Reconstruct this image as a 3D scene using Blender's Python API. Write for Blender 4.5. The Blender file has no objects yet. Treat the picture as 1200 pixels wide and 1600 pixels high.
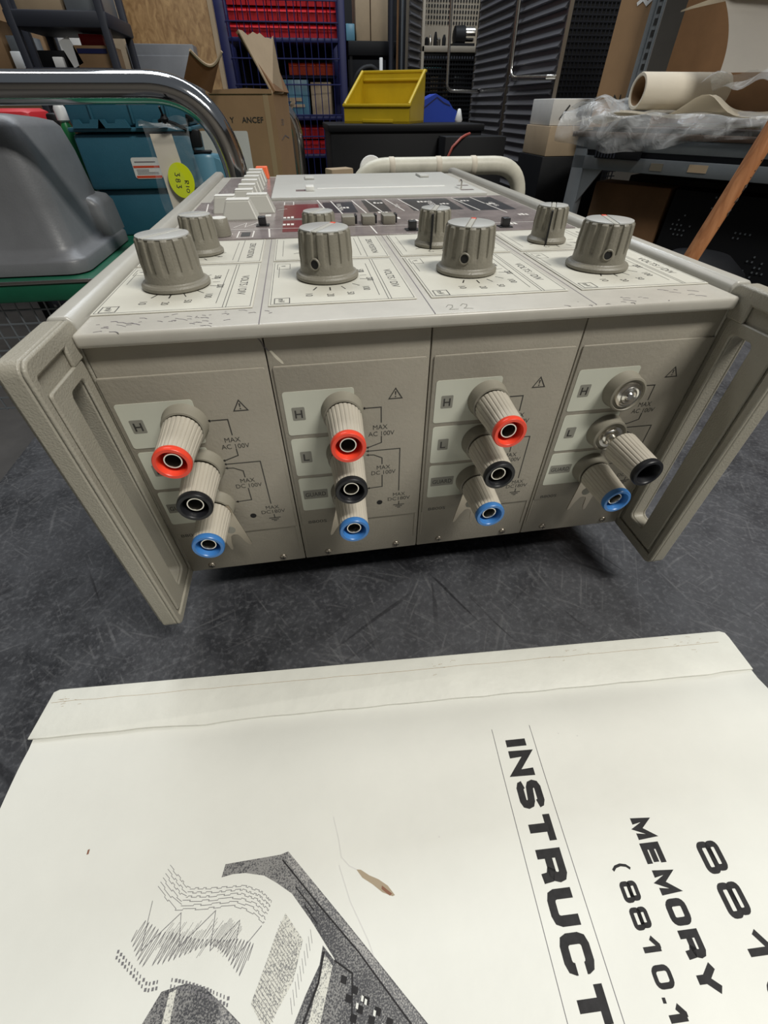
import bpy, bmesh, math, random
from mathutils import Vector, Matrix
from mathutils.geometry import tessellate_polygon
random.seed(7)
PI = math.pi
S = 0.1                       # every length below is written in decimetres
SC = bpy.context.scene
COL = SC.collection

# ------------------------------------------------------------------ camera, world, lights, exposure
cam_d = bpy.data.cameras.new('camera'); cam = bpy.data.objects.new('camera', cam_d); COL.objects.link(cam)
cam_d.sensor_fit = 'HORIZONTAL'; cam_d.sensor_width = 36; cam_d.lens = 663/1200*36
cam_d.clip_start = 0.01; cam_d.clip_end = 60
YAW, PITCH, ROLL = .1538, .764, .0014
fw = Vector((math.sin(YAW)*math.cos(PITCH), math.cos(YAW)*math.cos(PITCH), -math.sin(PITCH)))
rt = Vector((math.cos(YAW), -math.sin(YAW), 0)); dn = fw.cross(rt)
r2 = rt*math.cos(ROLL)+dn*math.sin(ROLL); d2 = dn*math.cos(ROLL)-rt*math.sin(ROLL)
mw = Matrix((( r2.x, -d2.x, -fw.x), (r2.y, -d2.y, -fw.y), (r2.z, -d2.z, -fw.z))).to_4x4()
mw.translation = Vector((-.3783, -1.3881, 1.8235))*S
cam.matrix_world = mw
SC.camera = cam

SC.view_settings.view_transform = 'Standard'
SC.view_settings.look = 'None'
SC.view_settings.exposure = 0.0
SC.view_settings.gamma = 1.0
SC.view_settings.use_curve_mapping = False
try:
    SC.cycles.use_denoising = True
    SC.cycles.max_bounces = 6
    SC.cycles.transparent_max_bounces = 12
    SC.cycles.sample_clamp_indirect = 4
except Exception: pass

w = bpy.data.worlds.new('world'); SC.world = w; w.use_nodes = True
w.node_tree.nodes['Background'].inputs[0].default_value = (.82, .9, 1, 1)
w.node_tree.nodes['Background'].inputs[1].default_value = .12

def area(name, loc, sx, sy, energy, color, target=None):
    l = bpy.data.lights.new(name, 'AREA'); l.shape = 'RECTANGLE'; l.size = sx*S; l.size_y = sy*S
    l.energy = energy; l.color = color
    o = bpy.data.objects.new(name, l); COL.objects.link(o); o.location = Vector(loc)*S
    d = (Vector(target) if target else Vector((loc[0], loc[1], 0)))-Vector(loc)
    o.rotation_euler = d.to_track_quat('-Z', 'Y').to_euler()
    return o
# rows of ceiling tubes in the workshop, one row in front of the bench, two behind it
area('ceiling_light', (9, -7.5, 19), 9, 3.0, 54, (1, .97, .90))
area('ceiling_light', (3, 20, 22), 24, 4, 40, (.86, .93, 1))
area('ceiling_light', (-7, 12, 21), 12, 3.0, 12, (1, .97, .92))

# ------------------------------------------------------------------ materials
def mat(name, col, rough=.5, metal=0., spec=.5, var=0., vscale=30., bump=0., bscale=200., trans=0., alpha=1., emis=None, col2=None, coat=0., stretch=None):
    m = bpy.data.materials.new(name); m.use_nodes = True
    nt = m.node_tree; b = nt.nodes['Principled BSDF']
    c = tuple(col)+(1,)
    b.inputs['Base Color'].default_value = c
    b.inputs['Roughness'].default_value = rough; b.inputs['Metallic'].default_value = metal
    b.inputs['Specular IOR Level'].default_value = spec
    b.inputs['Coat Weight'].default_value = coat
    if trans: b.inputs['Transmission Weight'].default_value = trans
    if alpha < 1: b.inputs['Alpha'].default_value = alpha
    tc = nt.nodes.new('ShaderNodeTexCoord'); vec = tc.outputs['Object']
    if stretch:
        mp = nt.nodes.new('ShaderNodeMapping'); mp.inputs['Scale'].default_value = stretch
        nt.links.new(vec, mp.inputs['Vector']); vec = mp.outputs['Vector']
    if var or col2:
        n = nt.nodes.new('ShaderNodeTexNoise'); n.inputs['Scale'].default_value = vscale; n.inputs['Detail'].default_value = 6
        n.inputs['Roughness'].default_value = .65
        nt.links.new(vec, n.inputs['Vector'])
        r = nt.nodes.new('ShaderNodeMapRange'); r.inputs[1].default_value = .3; r.inputs[2].default_value = .7
        nt.links.new(n.outputs['Fac'], r.inputs[0])
        x = nt.nodes.new('ShaderNodeMix'); x.data_type = 'RGBA'
        k = 1-var
        x.inputs['A'].default_value = (col[0]*k, col[1]*k, col[2]*k, 1)
        c2 = col2 or [min(1, q*(1+var)) for q in col]
        x.inputs['B'].default_value = tuple(c2)+(1,)
        nt.links.new(r.outputs[0], x.inputs['Factor']); nt.links.new(x.outputs['Result'], b.inputs['Base Color'])
    if bump:
        n = nt.nodes.new('ShaderNodeTexNoise'); n.inputs['Scale'].default_value = bscale; n.inputs['Detail'].default_value = 4
        nt.links.new(vec, n.inputs['Vector'])
        bp = nt.nodes.new('ShaderNodeBump'); bp.inputs['Strength'].default_value = bump; bp.inputs['Distance'].default_value = .001
        nt.links.new(n.outputs['Fac'], bp.inputs['Height']); nt.links.new(bp.outputs['Normal'], b.inputs['Normal'])
    if emis:
        b.inputs['Emission Color'].default_value = tuple(emis[0])+(1,); b.inputs['Emission Strength'].default_value = emis[1]
    return m

BEIGE = (.31, .285, .235)
M = {}
M['panel'] = mat('beige painted aluminium', BEIGE, .42, var=.06, vscale=40, bump=.15, bscale=900)
M['guard'] = mat('beige moulded plastic', (.33, .31, .255), .42, var=.04, vscale=30, bump=.25, bscale=1500)
M['rail'] = mat('grey beige rail', (.42, .41, .37), .3, var=.05, vscale=40)
M['top'] = mat('worn beige top plate', (.47, .45, .40), .32, var=.08, vscale=60)
M['scale'] = mat('cream scale plate', (.60, .585, .51), .38, var=.05, vscale=50)
M['cover'] = mat('light grey cover', (.50, .50, .47), .4, var=.03, vscale=50, bump=.1, bscale=1200)
M['smoke'] = mat('brown printed control panel', (.25, .215, .21), .22, var=.25, vscale=60, spec=.8)  # base lightened to stand in for lights reflected at a grazing angle
M['smoke_red'] = mat('dark red control field', (.20, .05, .055), .2)
M['smoke_dark'] = mat('dark grey control field', (.05, .05, .055), .25)
M['knob'] = mat('taupe knob plastic', (.22, .205, .165), .45, bump=.2, bscale=1500)
M['knobtop'] = mat('knob cap with painted sheen', (.46, .465, .45), .28)  # colour lightened to carry the bluish sheen of light on the tops
M['red_tip'] = mat('red pointer tip', (.75, .08, .04), .4)
M['legend'] = mat('pale green legend plate', (.60, .61, .52), .4, var=.03)
M['legbox'] = mat('grey legend box', (.25, .245, .21), .5)
M['ink'] = mat('black ink', (.035, .033, .03), .5)
M['inkwhite'] = mat('white print', (.75, .72, .68), .4)
M['collar'] = mat('terminal collar', (.25, .232, .185), .45)
M['barrel'] = mat('terminal barrel', (.50, .46, .385), .38, var=.16, vscale=60, stretch=(1, .1, 1))
M['red'] = mat('red terminal ring', (.86, .065, .03), .3)
M['black'] = mat('black terminal ring', (.012, .0125, .015), .38, spec=.35)
M['blue'] = mat('blue terminal ring', (.045, .19, .50), .3)
M['nickel'] = mat('nickel', (.75, .72, .66), .22, metal=1)
M['steel'] = mat('dull steel', (.50, .45, .38), .36, metal=1)
M['hole'] = mat('dark hole', (.008, .008, .008), .8)
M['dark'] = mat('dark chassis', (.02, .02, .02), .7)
M['key'] = mat('pale key cap', (.48, .475, .43), .35)
M['keyedge'] = mat('white key glint and fittings', (.80, .80, .76), .35)  # on keys the white stands in for reflected light; other fittings are plain white
M['orange'] = mat('orange key', (.85, .14, .04), .4)
M['switch'] = mat('black switch', (.02, .02, .022), .35)
M['chip'] = mat('bare chip in the paint', (.65, .61, .50), .6)
M['grime'] = mat('grime smear', (.16, .14, .15), .6)

def table_mat():
    m = bpy.data.materials.new('scuffed dark rubber'); m.use_nodes = True
    nt = m.node_tree; b = nt.nodes['Principled BSDF']; L = nt.links.new
    b.inputs['Roughness'].default_value = .5
    tc = nt.nodes.new('ShaderNodeTexCoord')
    def noise(scale, detail=5, rot=0, st=(1, 1, 1), rough=.6):
        m0 = nt.nodes.new('ShaderNodeMapping'); m0.inputs['Rotation'].default_value = (0, 0, rot)
        mp = nt.nodes.new('ShaderNodeMapping'); mp.inputs['Scale'].default_value = st; L(m0.outputs['Vector'], mp.inputs['Vector'])
        n = nt.nodes.new('ShaderNodeTexNoise'); n.inputs['Scale'].default_value = scale; n.inputs['Detail'].default_value = detail; n.inputs['Roughness'].default_value = rough
        L(tc.outputs['Object'], m0.inputs['Vector']); L(mp.outputs['Vector'], n.inputs['Vector']); return n.outputs['Fac']
    def rng(s, a, c, lo=0, hi=1):
        r = nt.nodes.new('ShaderNodeMapRange'); r.inputs[1].default_value = a; r.inputs[2].default_value = c; r.inputs[3].default_value = lo; r.inputs[4].default_value = hi
        L(s, r.inputs[0]); return r.outputs[0]
    def mix(fac, a, c):
        x = nt.nodes.new('ShaderNodeMix'); x.data_type = 'RGBA'
        L(fac, x.inputs['Factor'])
        for s, k in ((a, 'A'), (c, 'B')):
            if isinstance(s, tuple): x.inputs[k].default_value = s+(1,)
            else: L(s, x.inputs[k])
        return x.outputs['Result']
    base = mix(rng(noise(9, 6), .38, .62), (.013, .014, .017), (.050, .051, .057))
    base = mix(rng(noise(60, 6), .40, .70, 0, .6), base, (.075, .078, .086))
    base = mix(rng(noise(420, 4), .50, .72, 0, .55), base, (.13, .132, .142))
    for k, (rot, sc) in enumerate(((.5, 420), (-.9, 520), (1.9, 380), (2.6, 600), (1.2, 460), (-.2, 350))):
        f = rng(noise(sc, 2, rot, (1, .06, 1), .5), .62, .72, 0, .24)
        m_ = nt.nodes.new('ShaderNodeMath'); m_.operation = 'MULTIPLY'; L(f, m_.inputs[0]); L(rng(noise(14+k*3, 2, k), .42, .6), m_.inputs[1])
        base = mix(m_.outputs[0], base, (.21, .21, .215))
    for k, (rot, sc) in enumerate(((.15, 160), (-.5, 240), (2.2, 130), (1.0, 180))):
        f = rng(noise(sc, 2, rot, (1, .05, 1), .4), .67, .72, 0, .75)
        m_ = nt.nodes.new('ShaderNodeMath'); m_.operation = 'MULTIPLY'; L(f, m_.inputs[0]); L(rng(noise(9+k*2, 2, k+5), .45, .6), m_.inputs[1])
        base = mix(m_.outputs[0], base, (.006, .006, .008))
    L(base, b.inputs['Base Color'])
    bp = nt.nodes.new('ShaderNodeBump'); bp.inputs['Strength'].default_value = .5; bp.inputs['Distance'].default_value = .0006
    L(noise(260, 4), bp.inputs['Height']); L(bp.outputs['Normal'], b.inputs['Normal'])
    return m
M['table'] = table_mat()

def wood_mat(name, a, b_, sc=(8, 8, 1), scale=4):
    m = mat(name, a, .6)
    nt = m.node_tree; bs = nt.nodes['Principled BSDF']; L = nt.links.new
    tc = nt.nodes.new('ShaderNodeTexCoord'); mp = nt.nodes.new('ShaderNodeMapping'); mp.inputs['Scale'].default_value = sc
    n = nt.nodes.new('ShaderNodeTexNoise'); n.inputs['Scale'].default_value = scale; n.inputs['Detail'].default_value = 6; n.inputs['Distortion'].default_value = 1
    r = nt.nodes.new('ShaderNodeValToRGB'); r.color_ramp.elements[0].position = .35; r.color_ramp.elements[1].position = .68
    r.color_ramp.elements[0].color = tuple(a)+(1,); r.color_ramp.elements[1].color = tuple(b_)+(1,)
    L(tc.outputs['Object'], mp.inputs['Vector']); L(mp.outputs['Vector'], n.inputs['Vector']); L(n.outputs['Fac'], r.inputs['Fac']); L(r.outputs['Color'], bs.inputs['Base Color'])
    return m

def speckle(name, a, b_, scale=900, lo=.42, hi=.6):
    m = mat(name, a, .55); nt = m.node_tree; bs = nt.nodes['Principled BSDF']; L = nt.links.new
    tc = nt.nodes.new('ShaderNodeTexCoord')
    n = nt.nodes.new('ShaderNodeTexNoise'); n.inputs['Scale'].default_value = scale; n.inputs['Detail'].default_value = 3
    n2 = nt.nodes.new('ShaderNodeTexNoise'); n2.inputs['Scale'].default_value = 60; n2.inputs['Detail'].default_value = 4
    ad = nt.nodes.new('ShaderNodeMath'); ad.operation = 'MULTIPLY_ADD'; ad.inputs[1].default_value = .5
    L(n2.outputs['Fac'], ad.inputs[0]); 
    sb = nt.nodes.new('ShaderNodeMath'); sb.operation = 'SUBTRACT'; sb.inputs[1].default_value = .25
    L(n.outputs['Fac'], sb.inputs[0]); L(sb.outputs[0], ad.inputs[2])
    r = nt.nodes.new('ShaderNodeMapRange'); r.inputs[1].default_value = lo; r.inputs[2].default_value = hi
    x = nt.nodes.new('ShaderNodeMix'); x.data_type = 'RGBA'; x.inputs['A'].default_value = tuple(a)+(1,); x.inputs['B'].default_value = tuple(b_)+(1,)
    L(tc.outputs['Object'], n.inputs['Vector']); L(tc.outputs['Object'], n2.inputs['Vector'])
    L(ad.outputs[0], r.inputs[0]); L(r.outputs[0], x.inputs['Factor']); L(x.outputs['Result'], bs.inputs['Base Color'])
    return m
M['paper'] = mat('aged cream paper', (.69, .69, .635), .55, var=.035, vscale=22, bump=.15, bscale=120)
M['spine'] = mat('cream spine cloth', (.70, .70, .635), .5, var=.05, vscale=50, bump=.3, bscale=150)
M['pages'] = mat('page block', (.60, .57, .46), .8, var=.15, vscale=300, stretch=(1, 1, 12))
M['print'] = mat('faded black print', (.022, .021, .022), .65, spec=.2, var=.3, vscale=400)
M['halftone'] = speckle('halftone print', (.045, .045, .05), (.24, .235, .225), 2600)
M['halftone_mid'] = speckle('halftone print lighter', (.10, .10, .105), (.36, .35, .33), 2600)
M['halftone_pale'] = speckle('halftone print pale', (.22, .22, .21), (.62, .61, .54), 2600, lo=.36, hi=.5)
M['fineline'] = mat('fine grey print', (.16, .155, .16), .6)
M['tan'] = mat('torn tan patch', (.36, .29, .20), .8)
M['rust'] = mat('rusty speck', (.22, .10, .06), .8)
M['card'] = mat('brown cardboard', (.30, .185, .095), .75, var=.1, vscale=12)
M['card_dark'] = mat('dark cardboard', (.20, .105, .045), .8, var=.15, vscale=12)
M['card_pale'] = mat('pale cardboard', (.38, .29, .19), .75, var=.1, vscale=12)
M['tape'] = mat('packing tape', (.36, .26, .15), .3)
M['white_label'] = mat('white label', (.62, .61, .58), .5, var=.05)
M['chrome'] = mat('chrome', (.62, .62, .62), .09, metal=1, var=.0)
M['teal'] = mat('teal case plastic', (.024, .105, .155), .42, var=.08, vscale=20, bump=.2, bscale=700)
M['teal_light'] = mat('blue grey moulding', (.10, .24, .33), .35)
M['trayg'] = mat('grey tray plastic', (.155, .16, .17), .42, var=.12, vscale=14, bump=.15, bscale=500)
M['green'] = mat('green enamel', (.01, .10, .055), .3, var=.2, vscale=20)
M['yellow'] = mat('yellow bin plastic', (.52, .37, .012), .4, var=.08, vscale=15)
M['bluebin'] = mat('blue bin plastic', (.015, .055, .42), .4)
M['redbin'] = mat('red bin plastic', (.52, .015, .022), .45)
M['orangebin'] = mat('orange red bin plastic', (.55, .06, .02), .45)
M['rackblue'] = mat('dark blue rack enamel', (.008, .012, .075), .45)
M['osb'] = wood_mat('wood strand board', (.20, .105, .035), (.36, .22, .09), (9, 9, 5), 6)
M['bench'] = wood_mat('brown bench board', (.065, .04, .028), (.12, .075, .05), (1, 6, 6), 8)
M['stick'] = wood_mat('orange brown wood', (.34, .13, .045), (.50, .22, .09), (30, 30, 3), 5)
M['frame'] = mat('blue grey steel frame', (.27, .30, .33), .35, metal=.6, var=.1, vscale=15)
M['louvre'] = mat('dark grey louvre steel', (.15, .15, .165), .38, metal=.3)
M['blackp'] = mat('black plastic', (.006, .0065, .008), .55, spec=.25)
M['blackshelf'] = mat('black shelf plastic', (.018, .021, .032), .55)
M['cream_tube'] = mat('cream painted tube', (.62, .60, .50), .45, var=.15, vscale=30)
M['concrete'] = mat('concrete floor', (.13, .12, .11), .7, var=.25, vscale=3, bump=.2)
M['wall'] = mat('painted wall', (.30, .27, .23), .8, var=.1, vscale=2)
M['sticker'] = mat('fluorescent yellow sticker', (.80, .92, .015), .5)
M['peg'] = mat('cream perforated sheet', (.34, .30, .24), .5)
M['aqua'] = mat('aqua tray', (.08, .42, .50), .4)
M['whitep'] = mat('white plastic', (.75, .76, .76), .4)
M['greenp'] = mat('green plastic', (.02, .22, .07), .4)
M['rollpaper'] = mat('cream roll paper', (.66, .60, .49), .6, var=.05, vscale=8)
M['sheetpaper'] = mat('grey white sheet', (.52, .49, .44), .6, var=.06, vscale=6)
M['orange_wire'] = mat('red cable', (.35, .07, .05), .5)

def film_mat(name, tint=(.98, .99, 1), clear=.75, rough=.15, bd=.004, hi=.3):
    m = bpy.data.materials.new(name); m.use_nodes = True; nt = m.node_tree; nt.nodes.clear(); L = nt.links.new
    o = nt.nodes.new('ShaderNodeOutputMaterial'); t = nt.nodes.new('ShaderNodeBsdfTransparent'); t.inputs[0].default_value = tint+(1,)
    g = nt.nodes.new('ShaderNodeBsdfPrincipled'); g.inputs['Base Color'].default_value = (.75, .77, .78, 1); g.inputs['Roughness'].default_value = rough
    g.inputs['Specular IOR Level'].default_value = .9
    tc = nt.nodes.new('ShaderNodeTexCoord'); n = nt.nodes.new('ShaderNodeTexNoise'); n.inputs['Scale'].default_value = 28; n.inputs['Detail'].default_value = 5; n.inputs['Distortion'].default_value = 1.5
    bp = nt.nodes.new('ShaderNodeBump'); bp.inputs['Strength'].default_value = 1; bp.inputs['Distance'].default_value = bd
    L(tc.outputs['Object'], n.inputs['Vector']); L(n.outputs['Fac'], bp.inputs['Height']); L(bp.outputs['Normal'], g.inputs['Normal'])
    r = nt.nodes.new('ShaderNodeMapRange'); r.inputs[1].default_value = .5; r.inputs[2].default_value = .75; r.inputs[3].default_value = 1-clear; r.inputs[4].default_value = min(1, 1+hi-clear)
    L(n.outputs['Fac'], r.inputs[0])
    x = nt.nodes.new('ShaderNodeMixShader'); L(r.outputs[0], x.inputs[0]); L(t.outputs[0], x.inputs[1]); L(g.outputs[0], x.inputs[2]); L(x.outputs[0], o.inputs[0])
    return m
M['film'] = film_mat('clear crumpled film', clear=.70)
M['bagfilm'] = film_mat('clear bag film', clear=.965, bd=.002, hi=.10)

# ------------------------------------------------------------------ mesh builder
class MB:
    def __init__(s, T=None): s.v = []; s.f = []; s.mi = []; s.T = T or Matrix(); s.cur = 0
    def add(s, vs, fs):
        n = len(s.v); s.v += [s.T @ Vector(p) for p in vs]
        for f in fs: s.f.append([i+n for i in f]); s.mi.append(s.cur)
        return s
    def bm(s, bm):
        bm.verts.ensure_lookup_table(); bm.verts.index_update()
        s.add([v.co.copy() for v in bm.verts], [[v.index for v in f.verts] for f in bm.faces]); bm.free(); return s
    def box(s, x0, x1, y0, y1, z0, z1, bev=0, seg=2):
        x0, x1 = min(x0, x1), max(x0, x1); y0, y1 = min(y0, y1), max(y0, y1); z0, z1 = min(z0, z1), max(z0, z1)
        if not bev:
            return s.add([(x, y, z) for z in (z0, z1) for y in (y0, y1) for x in (x0, x1)],
                         [(0, 2, 3, 1), (4, 5, 7, 6), (0, 1, 5, 4), (2, 6, 7, 3), (0, 4, 6, 2), (1, 3, 7, 5)])
        b = bmesh.new(); bmesh.ops.create_cube(b, size=1)
        for v in b.verts: v.co = Vector(((x0+x1)/2+v.co.x*(x1-x0), (y0+y1)/2+v.co.y*(y1-y0), (z0+z1)/2+v.co.z*(z1-z0)))
        bmesh.ops.bevel(b, geom=b.edges[:], offset=min(bev, .49*min(x1-x0, y1-y0, z1-z0)), segments=seg, profile=.5, affect='EDGES')
        return s.bm(b)
    def prism(s, pts, h0, h1, ax='z', bev=0):
        """polygon pts (2D) extruded: ax z -> (x,y), y -> (x,z), x -> (y,z)"""
        def P(a, b, h): return {'z': (a, b, h), 'y': (a, h, b), 'x': (h, a, b)}[ax]
        b = bmesh.new(); vs = [b.verts.new(P(p[0], p[1], h0)) for p in pts]; f = b.faces.new(vs)
        r = bmesh.ops.extrude_face_region(b, geom=[f]); d = Vector(P(0, 0, h1-h0))
        top = [e for e in r['geom'] if isinstance(e, bmesh.types.BMVert)]
        for v in top: v.co += d
        bmesh.ops.recalc_face_normals(b, faces=b.faces[:])
        if bev:
            ts = set(top); ed = [e for e in b.edges if e.verts[0] in ts and e.verts[1] in ts]
            bmesh.ops.bevel(b, geom=ed, offset=bev, segments=2, profile=.5, affect='EDGES')
        return s.bm(b)
    def ring(s, outer, inner, h0, h1, ax='x'):
        """frame between two loops of equal length"""
        def P(p, h): return {'z': (p[0], p[1], h), 'y': (p[0], h, p[1]), 'x': (h, p[0], p[1])}[ax]
        n = len(outer); vs = [P(p, h) for h in (h0, h1) for L in (outer, inner) for p in L]; fs = []
        for i in range(n):
            j = (i+1) % n
            fs += [(i, j, n+j, n+i), (2*n+i, 3*n+i, 3*n+j, 2*n+j), (i, 2*n+i, 2*n+j, j), (n+i, n+j, 3*n+j, 3*n+i)]
        b = bmesh.new(); bv = [b.verts.new(v) for v in vs]
        for f in fs: b.faces.new([bv[k] for k in f])
        bmesh.ops.recalc_face_normals(b, faces=b.faces[:]); return s.bm(b)
    def lathe(s, prof, n=32, T=None, cap=True):
        T = T or Matrix(); vs = []; fs = []
        for (r, z) in prof:
            for k in range(n): a = 2*PI*k/n; vs.append(T @ Vector((r*math.cos(a), r*math.sin(a), z)))
        for i in range(len(prof)-1):
            for k in range(n): j = (k+1) % n; fs.append((i*n+k, i*n+j, (i+1)*n+j, (i+1)*n+k))
        if cap: fs.append(tuple(reversed(range(n)))); fs.append(tuple(range((len(prof)-1)*n, len(prof)*n)))
        return s.add(vs, fs)
    def tube(s, path, r, n=14, cap=True, flat=1.):
        P = [Vector(p) for p in path]; vs = []; fs = []; up = None
        for i, p in enumerate(P):
            t = (P[min(i+1, len(P)-1)]-P[max(i-1, 0)]).normalized()
            if up is None: up = Vector((0, 0, 1)) if abs(t.z) < .9 else Vector((0, 1, 0))
            a = up.cross(t).normalized(); up = t.cross(a).normalized()
            rr = r[i] if isinstance(r, (list, tuple)) else r
            for k in range(n): q = 2*PI*k/n; vs.append(p+a*math.cos(q)*rr*flat+up*math.sin(q)*rr)
        for i in range(len(P)-1):
            for k in range(n): j = (k+1) % n; fs.append((i*n+k, i*n+j, (i+1)*n+j, (i+1)*n+k))
        if cap: fs.append(tuple(reversed(range(n)))); fs.append(tuple(range((len(P)-1)*n, len(P)*n)))
        return s.add(vs, fs)
    def grid(s, fn, nu, nv, thick=0):
        vs = [fn(i/nu, j/nv) for j in range(nv+1) for i in range(nu+1)]
        fs = [(j*(nu+1)+i, j*(nu+1)+i+1, (j+1)*(nu+1)+i+1, (j+1)*(nu+1)+i) for j in range(nv) for i in range(nu)]
        if not thick: return s.add(vs, fs)
        b = bmesh.new(); bv = [b.verts.new(v) for v in vs]
        for f in fs: b.faces.new([bv[k] for k in f])
        bmesh.ops.solidify(b, geom=b.faces[:], thickness=thick); return s.bm(b)
    def build(s, name, m, parent=None, loc=None, smooth=40):
        me = bpy.data.meshes.new(name); me.from_pydata([tuple(v*S) for v in s.v], [], s.f)
        for mm in (m if isinstance(m, (list, tuple)) else [m]): me.materials.append(M[mm] if isinstance(mm, str) else mm)
        me.polygons.foreach_set('material_index', s.mi)
        if smooth:
            me.shade_smooth()
            try: me.set_sharp_from_angle(angle=math.radians(smooth))
            except Exception: pass
        me.update()
        o = bpy.data.objects.new(name, me); COL.objects.link(o)
        if parent: o.parent = parent
        if loc: o.location = Vector(loc)*S
        return o

def tag(o, label=None, cat=None, group=None, kind=None):
    for k, v in (('label', label), ('category', cat), ('group', group), ('kind', kind)):
        if v: o[k] = v
    return o
def thing(name, label, cat, loc=(0, 0, 0), rz=0, group=None):
    o = bpy.data.objects.new(name, None); COL.objects.link(o); o.empty_display_size = .02
    o.location = Vector(loc)*S; o.rotation_euler = (0, 0, rz)
    return tag(o, label, cat, group)
def copy_tree(o, parent=None, loc=None, rz=None, label=None):
    kids = [c for c in COL.objects if c.parent == o]
    c = o.copy(); COL.objects.link(c); c.parent = parent
    if loc: c.location = Vector(loc)*S
    if rz is not None: c.rotation_euler = (0, 0, rz)
    if label: c['label'] = label
    for k in kids: copy_tree(k, c)
    return c

def circ(cx, cy, r, n=24, ry=None): return [(cx+r*math.cos(2*PI*k/n), cy+(ry or r)*math.sin(2*PI*k/n)) for k in range(n)]
def rrect(x0, x1, y0, y1, r, n=4):
    out = []
    for cx, cy, a0 in ((x1-r, y1-r, 0), (x0+r, y1-r, 90), (x0+r, y0+r, 180), (x1-r, y0+r, 270)):
        for k in range(n+1): a = math.radians(a0+90*k/n); out.append((cx+r*math.cos(a), cy+r*math.sin(a)))
    return out

# ---- flat printing on a plane: origin O, X direction, Y direction (up of the text), normal lifts it
class Ink(MB):
    def __init__(s, O, X, Y, lift=.0015):
        X = Vector(X).normalized(); Y = Vector(Y).normalized(); N = X.cross(Y)
        T = Matrix((X, Y, N)).transposed().to_4x4(); T.translation = Vector(O)+N*lift
        super().__init__(T)
    def poly(s, pts):
        tr = tessellate_polygon([[Vector((p[0], p[1], 0)) for p in pts]])
        vs = [(p[0], p[1], 0) for p in pts]; fs = []
        for a, b, c in tr:
            q = (Vector(vs[b])-Vector(vs[a])).cross(Vector(vs[c])-Vector(vs[a])).z
            fs.append((a, b, c) if q > 0 else (a, c, b))
        return s.add(vs, fs)
    def rect(s, x0, x1, y0, y1): return s.add([(x0, y0, 0), (x1, y0, 0), (x1, y1, 0), (x0, y1, 0)], [(0, 1, 2, 3)])
    def frame(s, x0, x1, y0, y1, t): return s.line([(x0, y0), (x1, y0), (x1, y1), (x0, y1)], t, True)
    def line(s, pts, t, closed=False):
        P = [Vector((p[0], p[1])) for p in pts]; n = len(P); vs = []; fs = []
        for i in range(n):
            a = P[i-1] if (i > 0 or closed) else P[i]; b = P[(i+1) % n] if (i < n-1 or closed) else P[i]
            d1 = (P[i]-a); d2_ = (b-P[i])
            if d1.length < 1e-9: d1 = d2_
            if d2_.length < 1e-9: d2_ = d1
            d1 = d1.normalized(); d2_ = d2_.normalized(); n1 = Vector((-d1.y, d1.x)); n2 = Vector((-d2_.y, d2_.x))
            m_ = (n1+n2); m_ = m_.normalized() if m_.length > 1e-6 else n1
            k = t/2/max(.45, m_.dot(n1))
            vs += [tuple(P[i]+m_*k)+(0,), tuple(P[i]-m_*k)+(0,)]
        for i in range(n if closed else n-1):
            j = (i+1) % n; fs.append((2*i+1, 2*j+1, 2*j, 2*i))
        return s.add(vs, fs)
    def text(s, txt, x, y, h, width=None, align='C', bold=0., wscale=1.):
        c = bpy.data.curves.new('t', 'FONT'); c.body = txt; c.size = 1; c.resolution_u = 3; c.offset = bold
        o = bpy.data.objects.new('t', c); COL.objects.link(o); bpy.context.view_layer.update()
        me = bpy.data.meshes.new_from_object(o.evaluated_get(bpy.context.evaluated_depsgraph_get()))
        xs = [v.co.x for v in me.vertices]; cap = .73
        x0, x1 = min(xs), max(xs); k = h/cap
        kx = width/(x1-x0) if width else k*wscale
        off = {'C': -(x0+x1)/2, 'L': -x0, 'R': -x1}[align]
        vs = [(x+(v.co.x+off)*kx, y+v.co.y*k, 0) for v in me.vertices]
        s.add(vs, [tuple(p.vertices) for p in me.polygons])
        COL.objects.unlink(o); bpy.data.objects.remove(o); bpy.data.curves.remove(c); bpy.data.meshes.remove(me)
        return s

# ================================================================== THE ROOM
def struct(name, mb, m): return tag(mb.build(name, m, smooth=0), kind='structure')
struct('floor', MB().box(-45, 45, -30, 62, -9.0, -8.5), 'concrete')
struct('wall_back', MB().box(-45, 45, 60, 62, -8.5, 24), 'wall')
struct('wall_front', MB().box(-45, 45, -32, -30, -8.5, 24), 'wall')
struct('wall_left', MB().box(-45, -43, -30, 60, -8.5, 24), 'wall')
struct('wall_right', MB().box(43, 45, -30, 60, -8.5, 24), 'wall')

# ================================================================== THE TABLE
tb = thing('work_table', 'dark scuffed rubber-topped work table under the measuring instrument and manual', 'table', (.9, -1, -8.5))
TB = (-.9, 1, 8.5)
mb = MB(); mb.box(-2.63, 5.0, -6.2, 4.15, -.28, 0, .06); mb.build('table_top', 'table', tb, TB)
for x in (-2.4, 4.7):
    for y in (-5.9, 3.85): MB().box(x-.15, x+.15, y-.15, y+.15, -8.5, -.28).build('leg', 'frame', tb, TB)

# ================================================================== THE MEASURING INSTRUMENT
dev = thing('waveform_recorder', 'beige four-channel waveform recorder with knobs on top and coloured terminals in front', 'instrument', (0, 0, 0))
HW = 1.085; X0 = [-1.1, -.55, 0, .55]; EDG = [-HW, -.55, 0, .55, HW]
mb = MB(); mb.box(-HW+.01, HW-.01, .02, 3.72, .22, 1.30, .02); mb.build('chassis', 'dark', dev)
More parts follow.
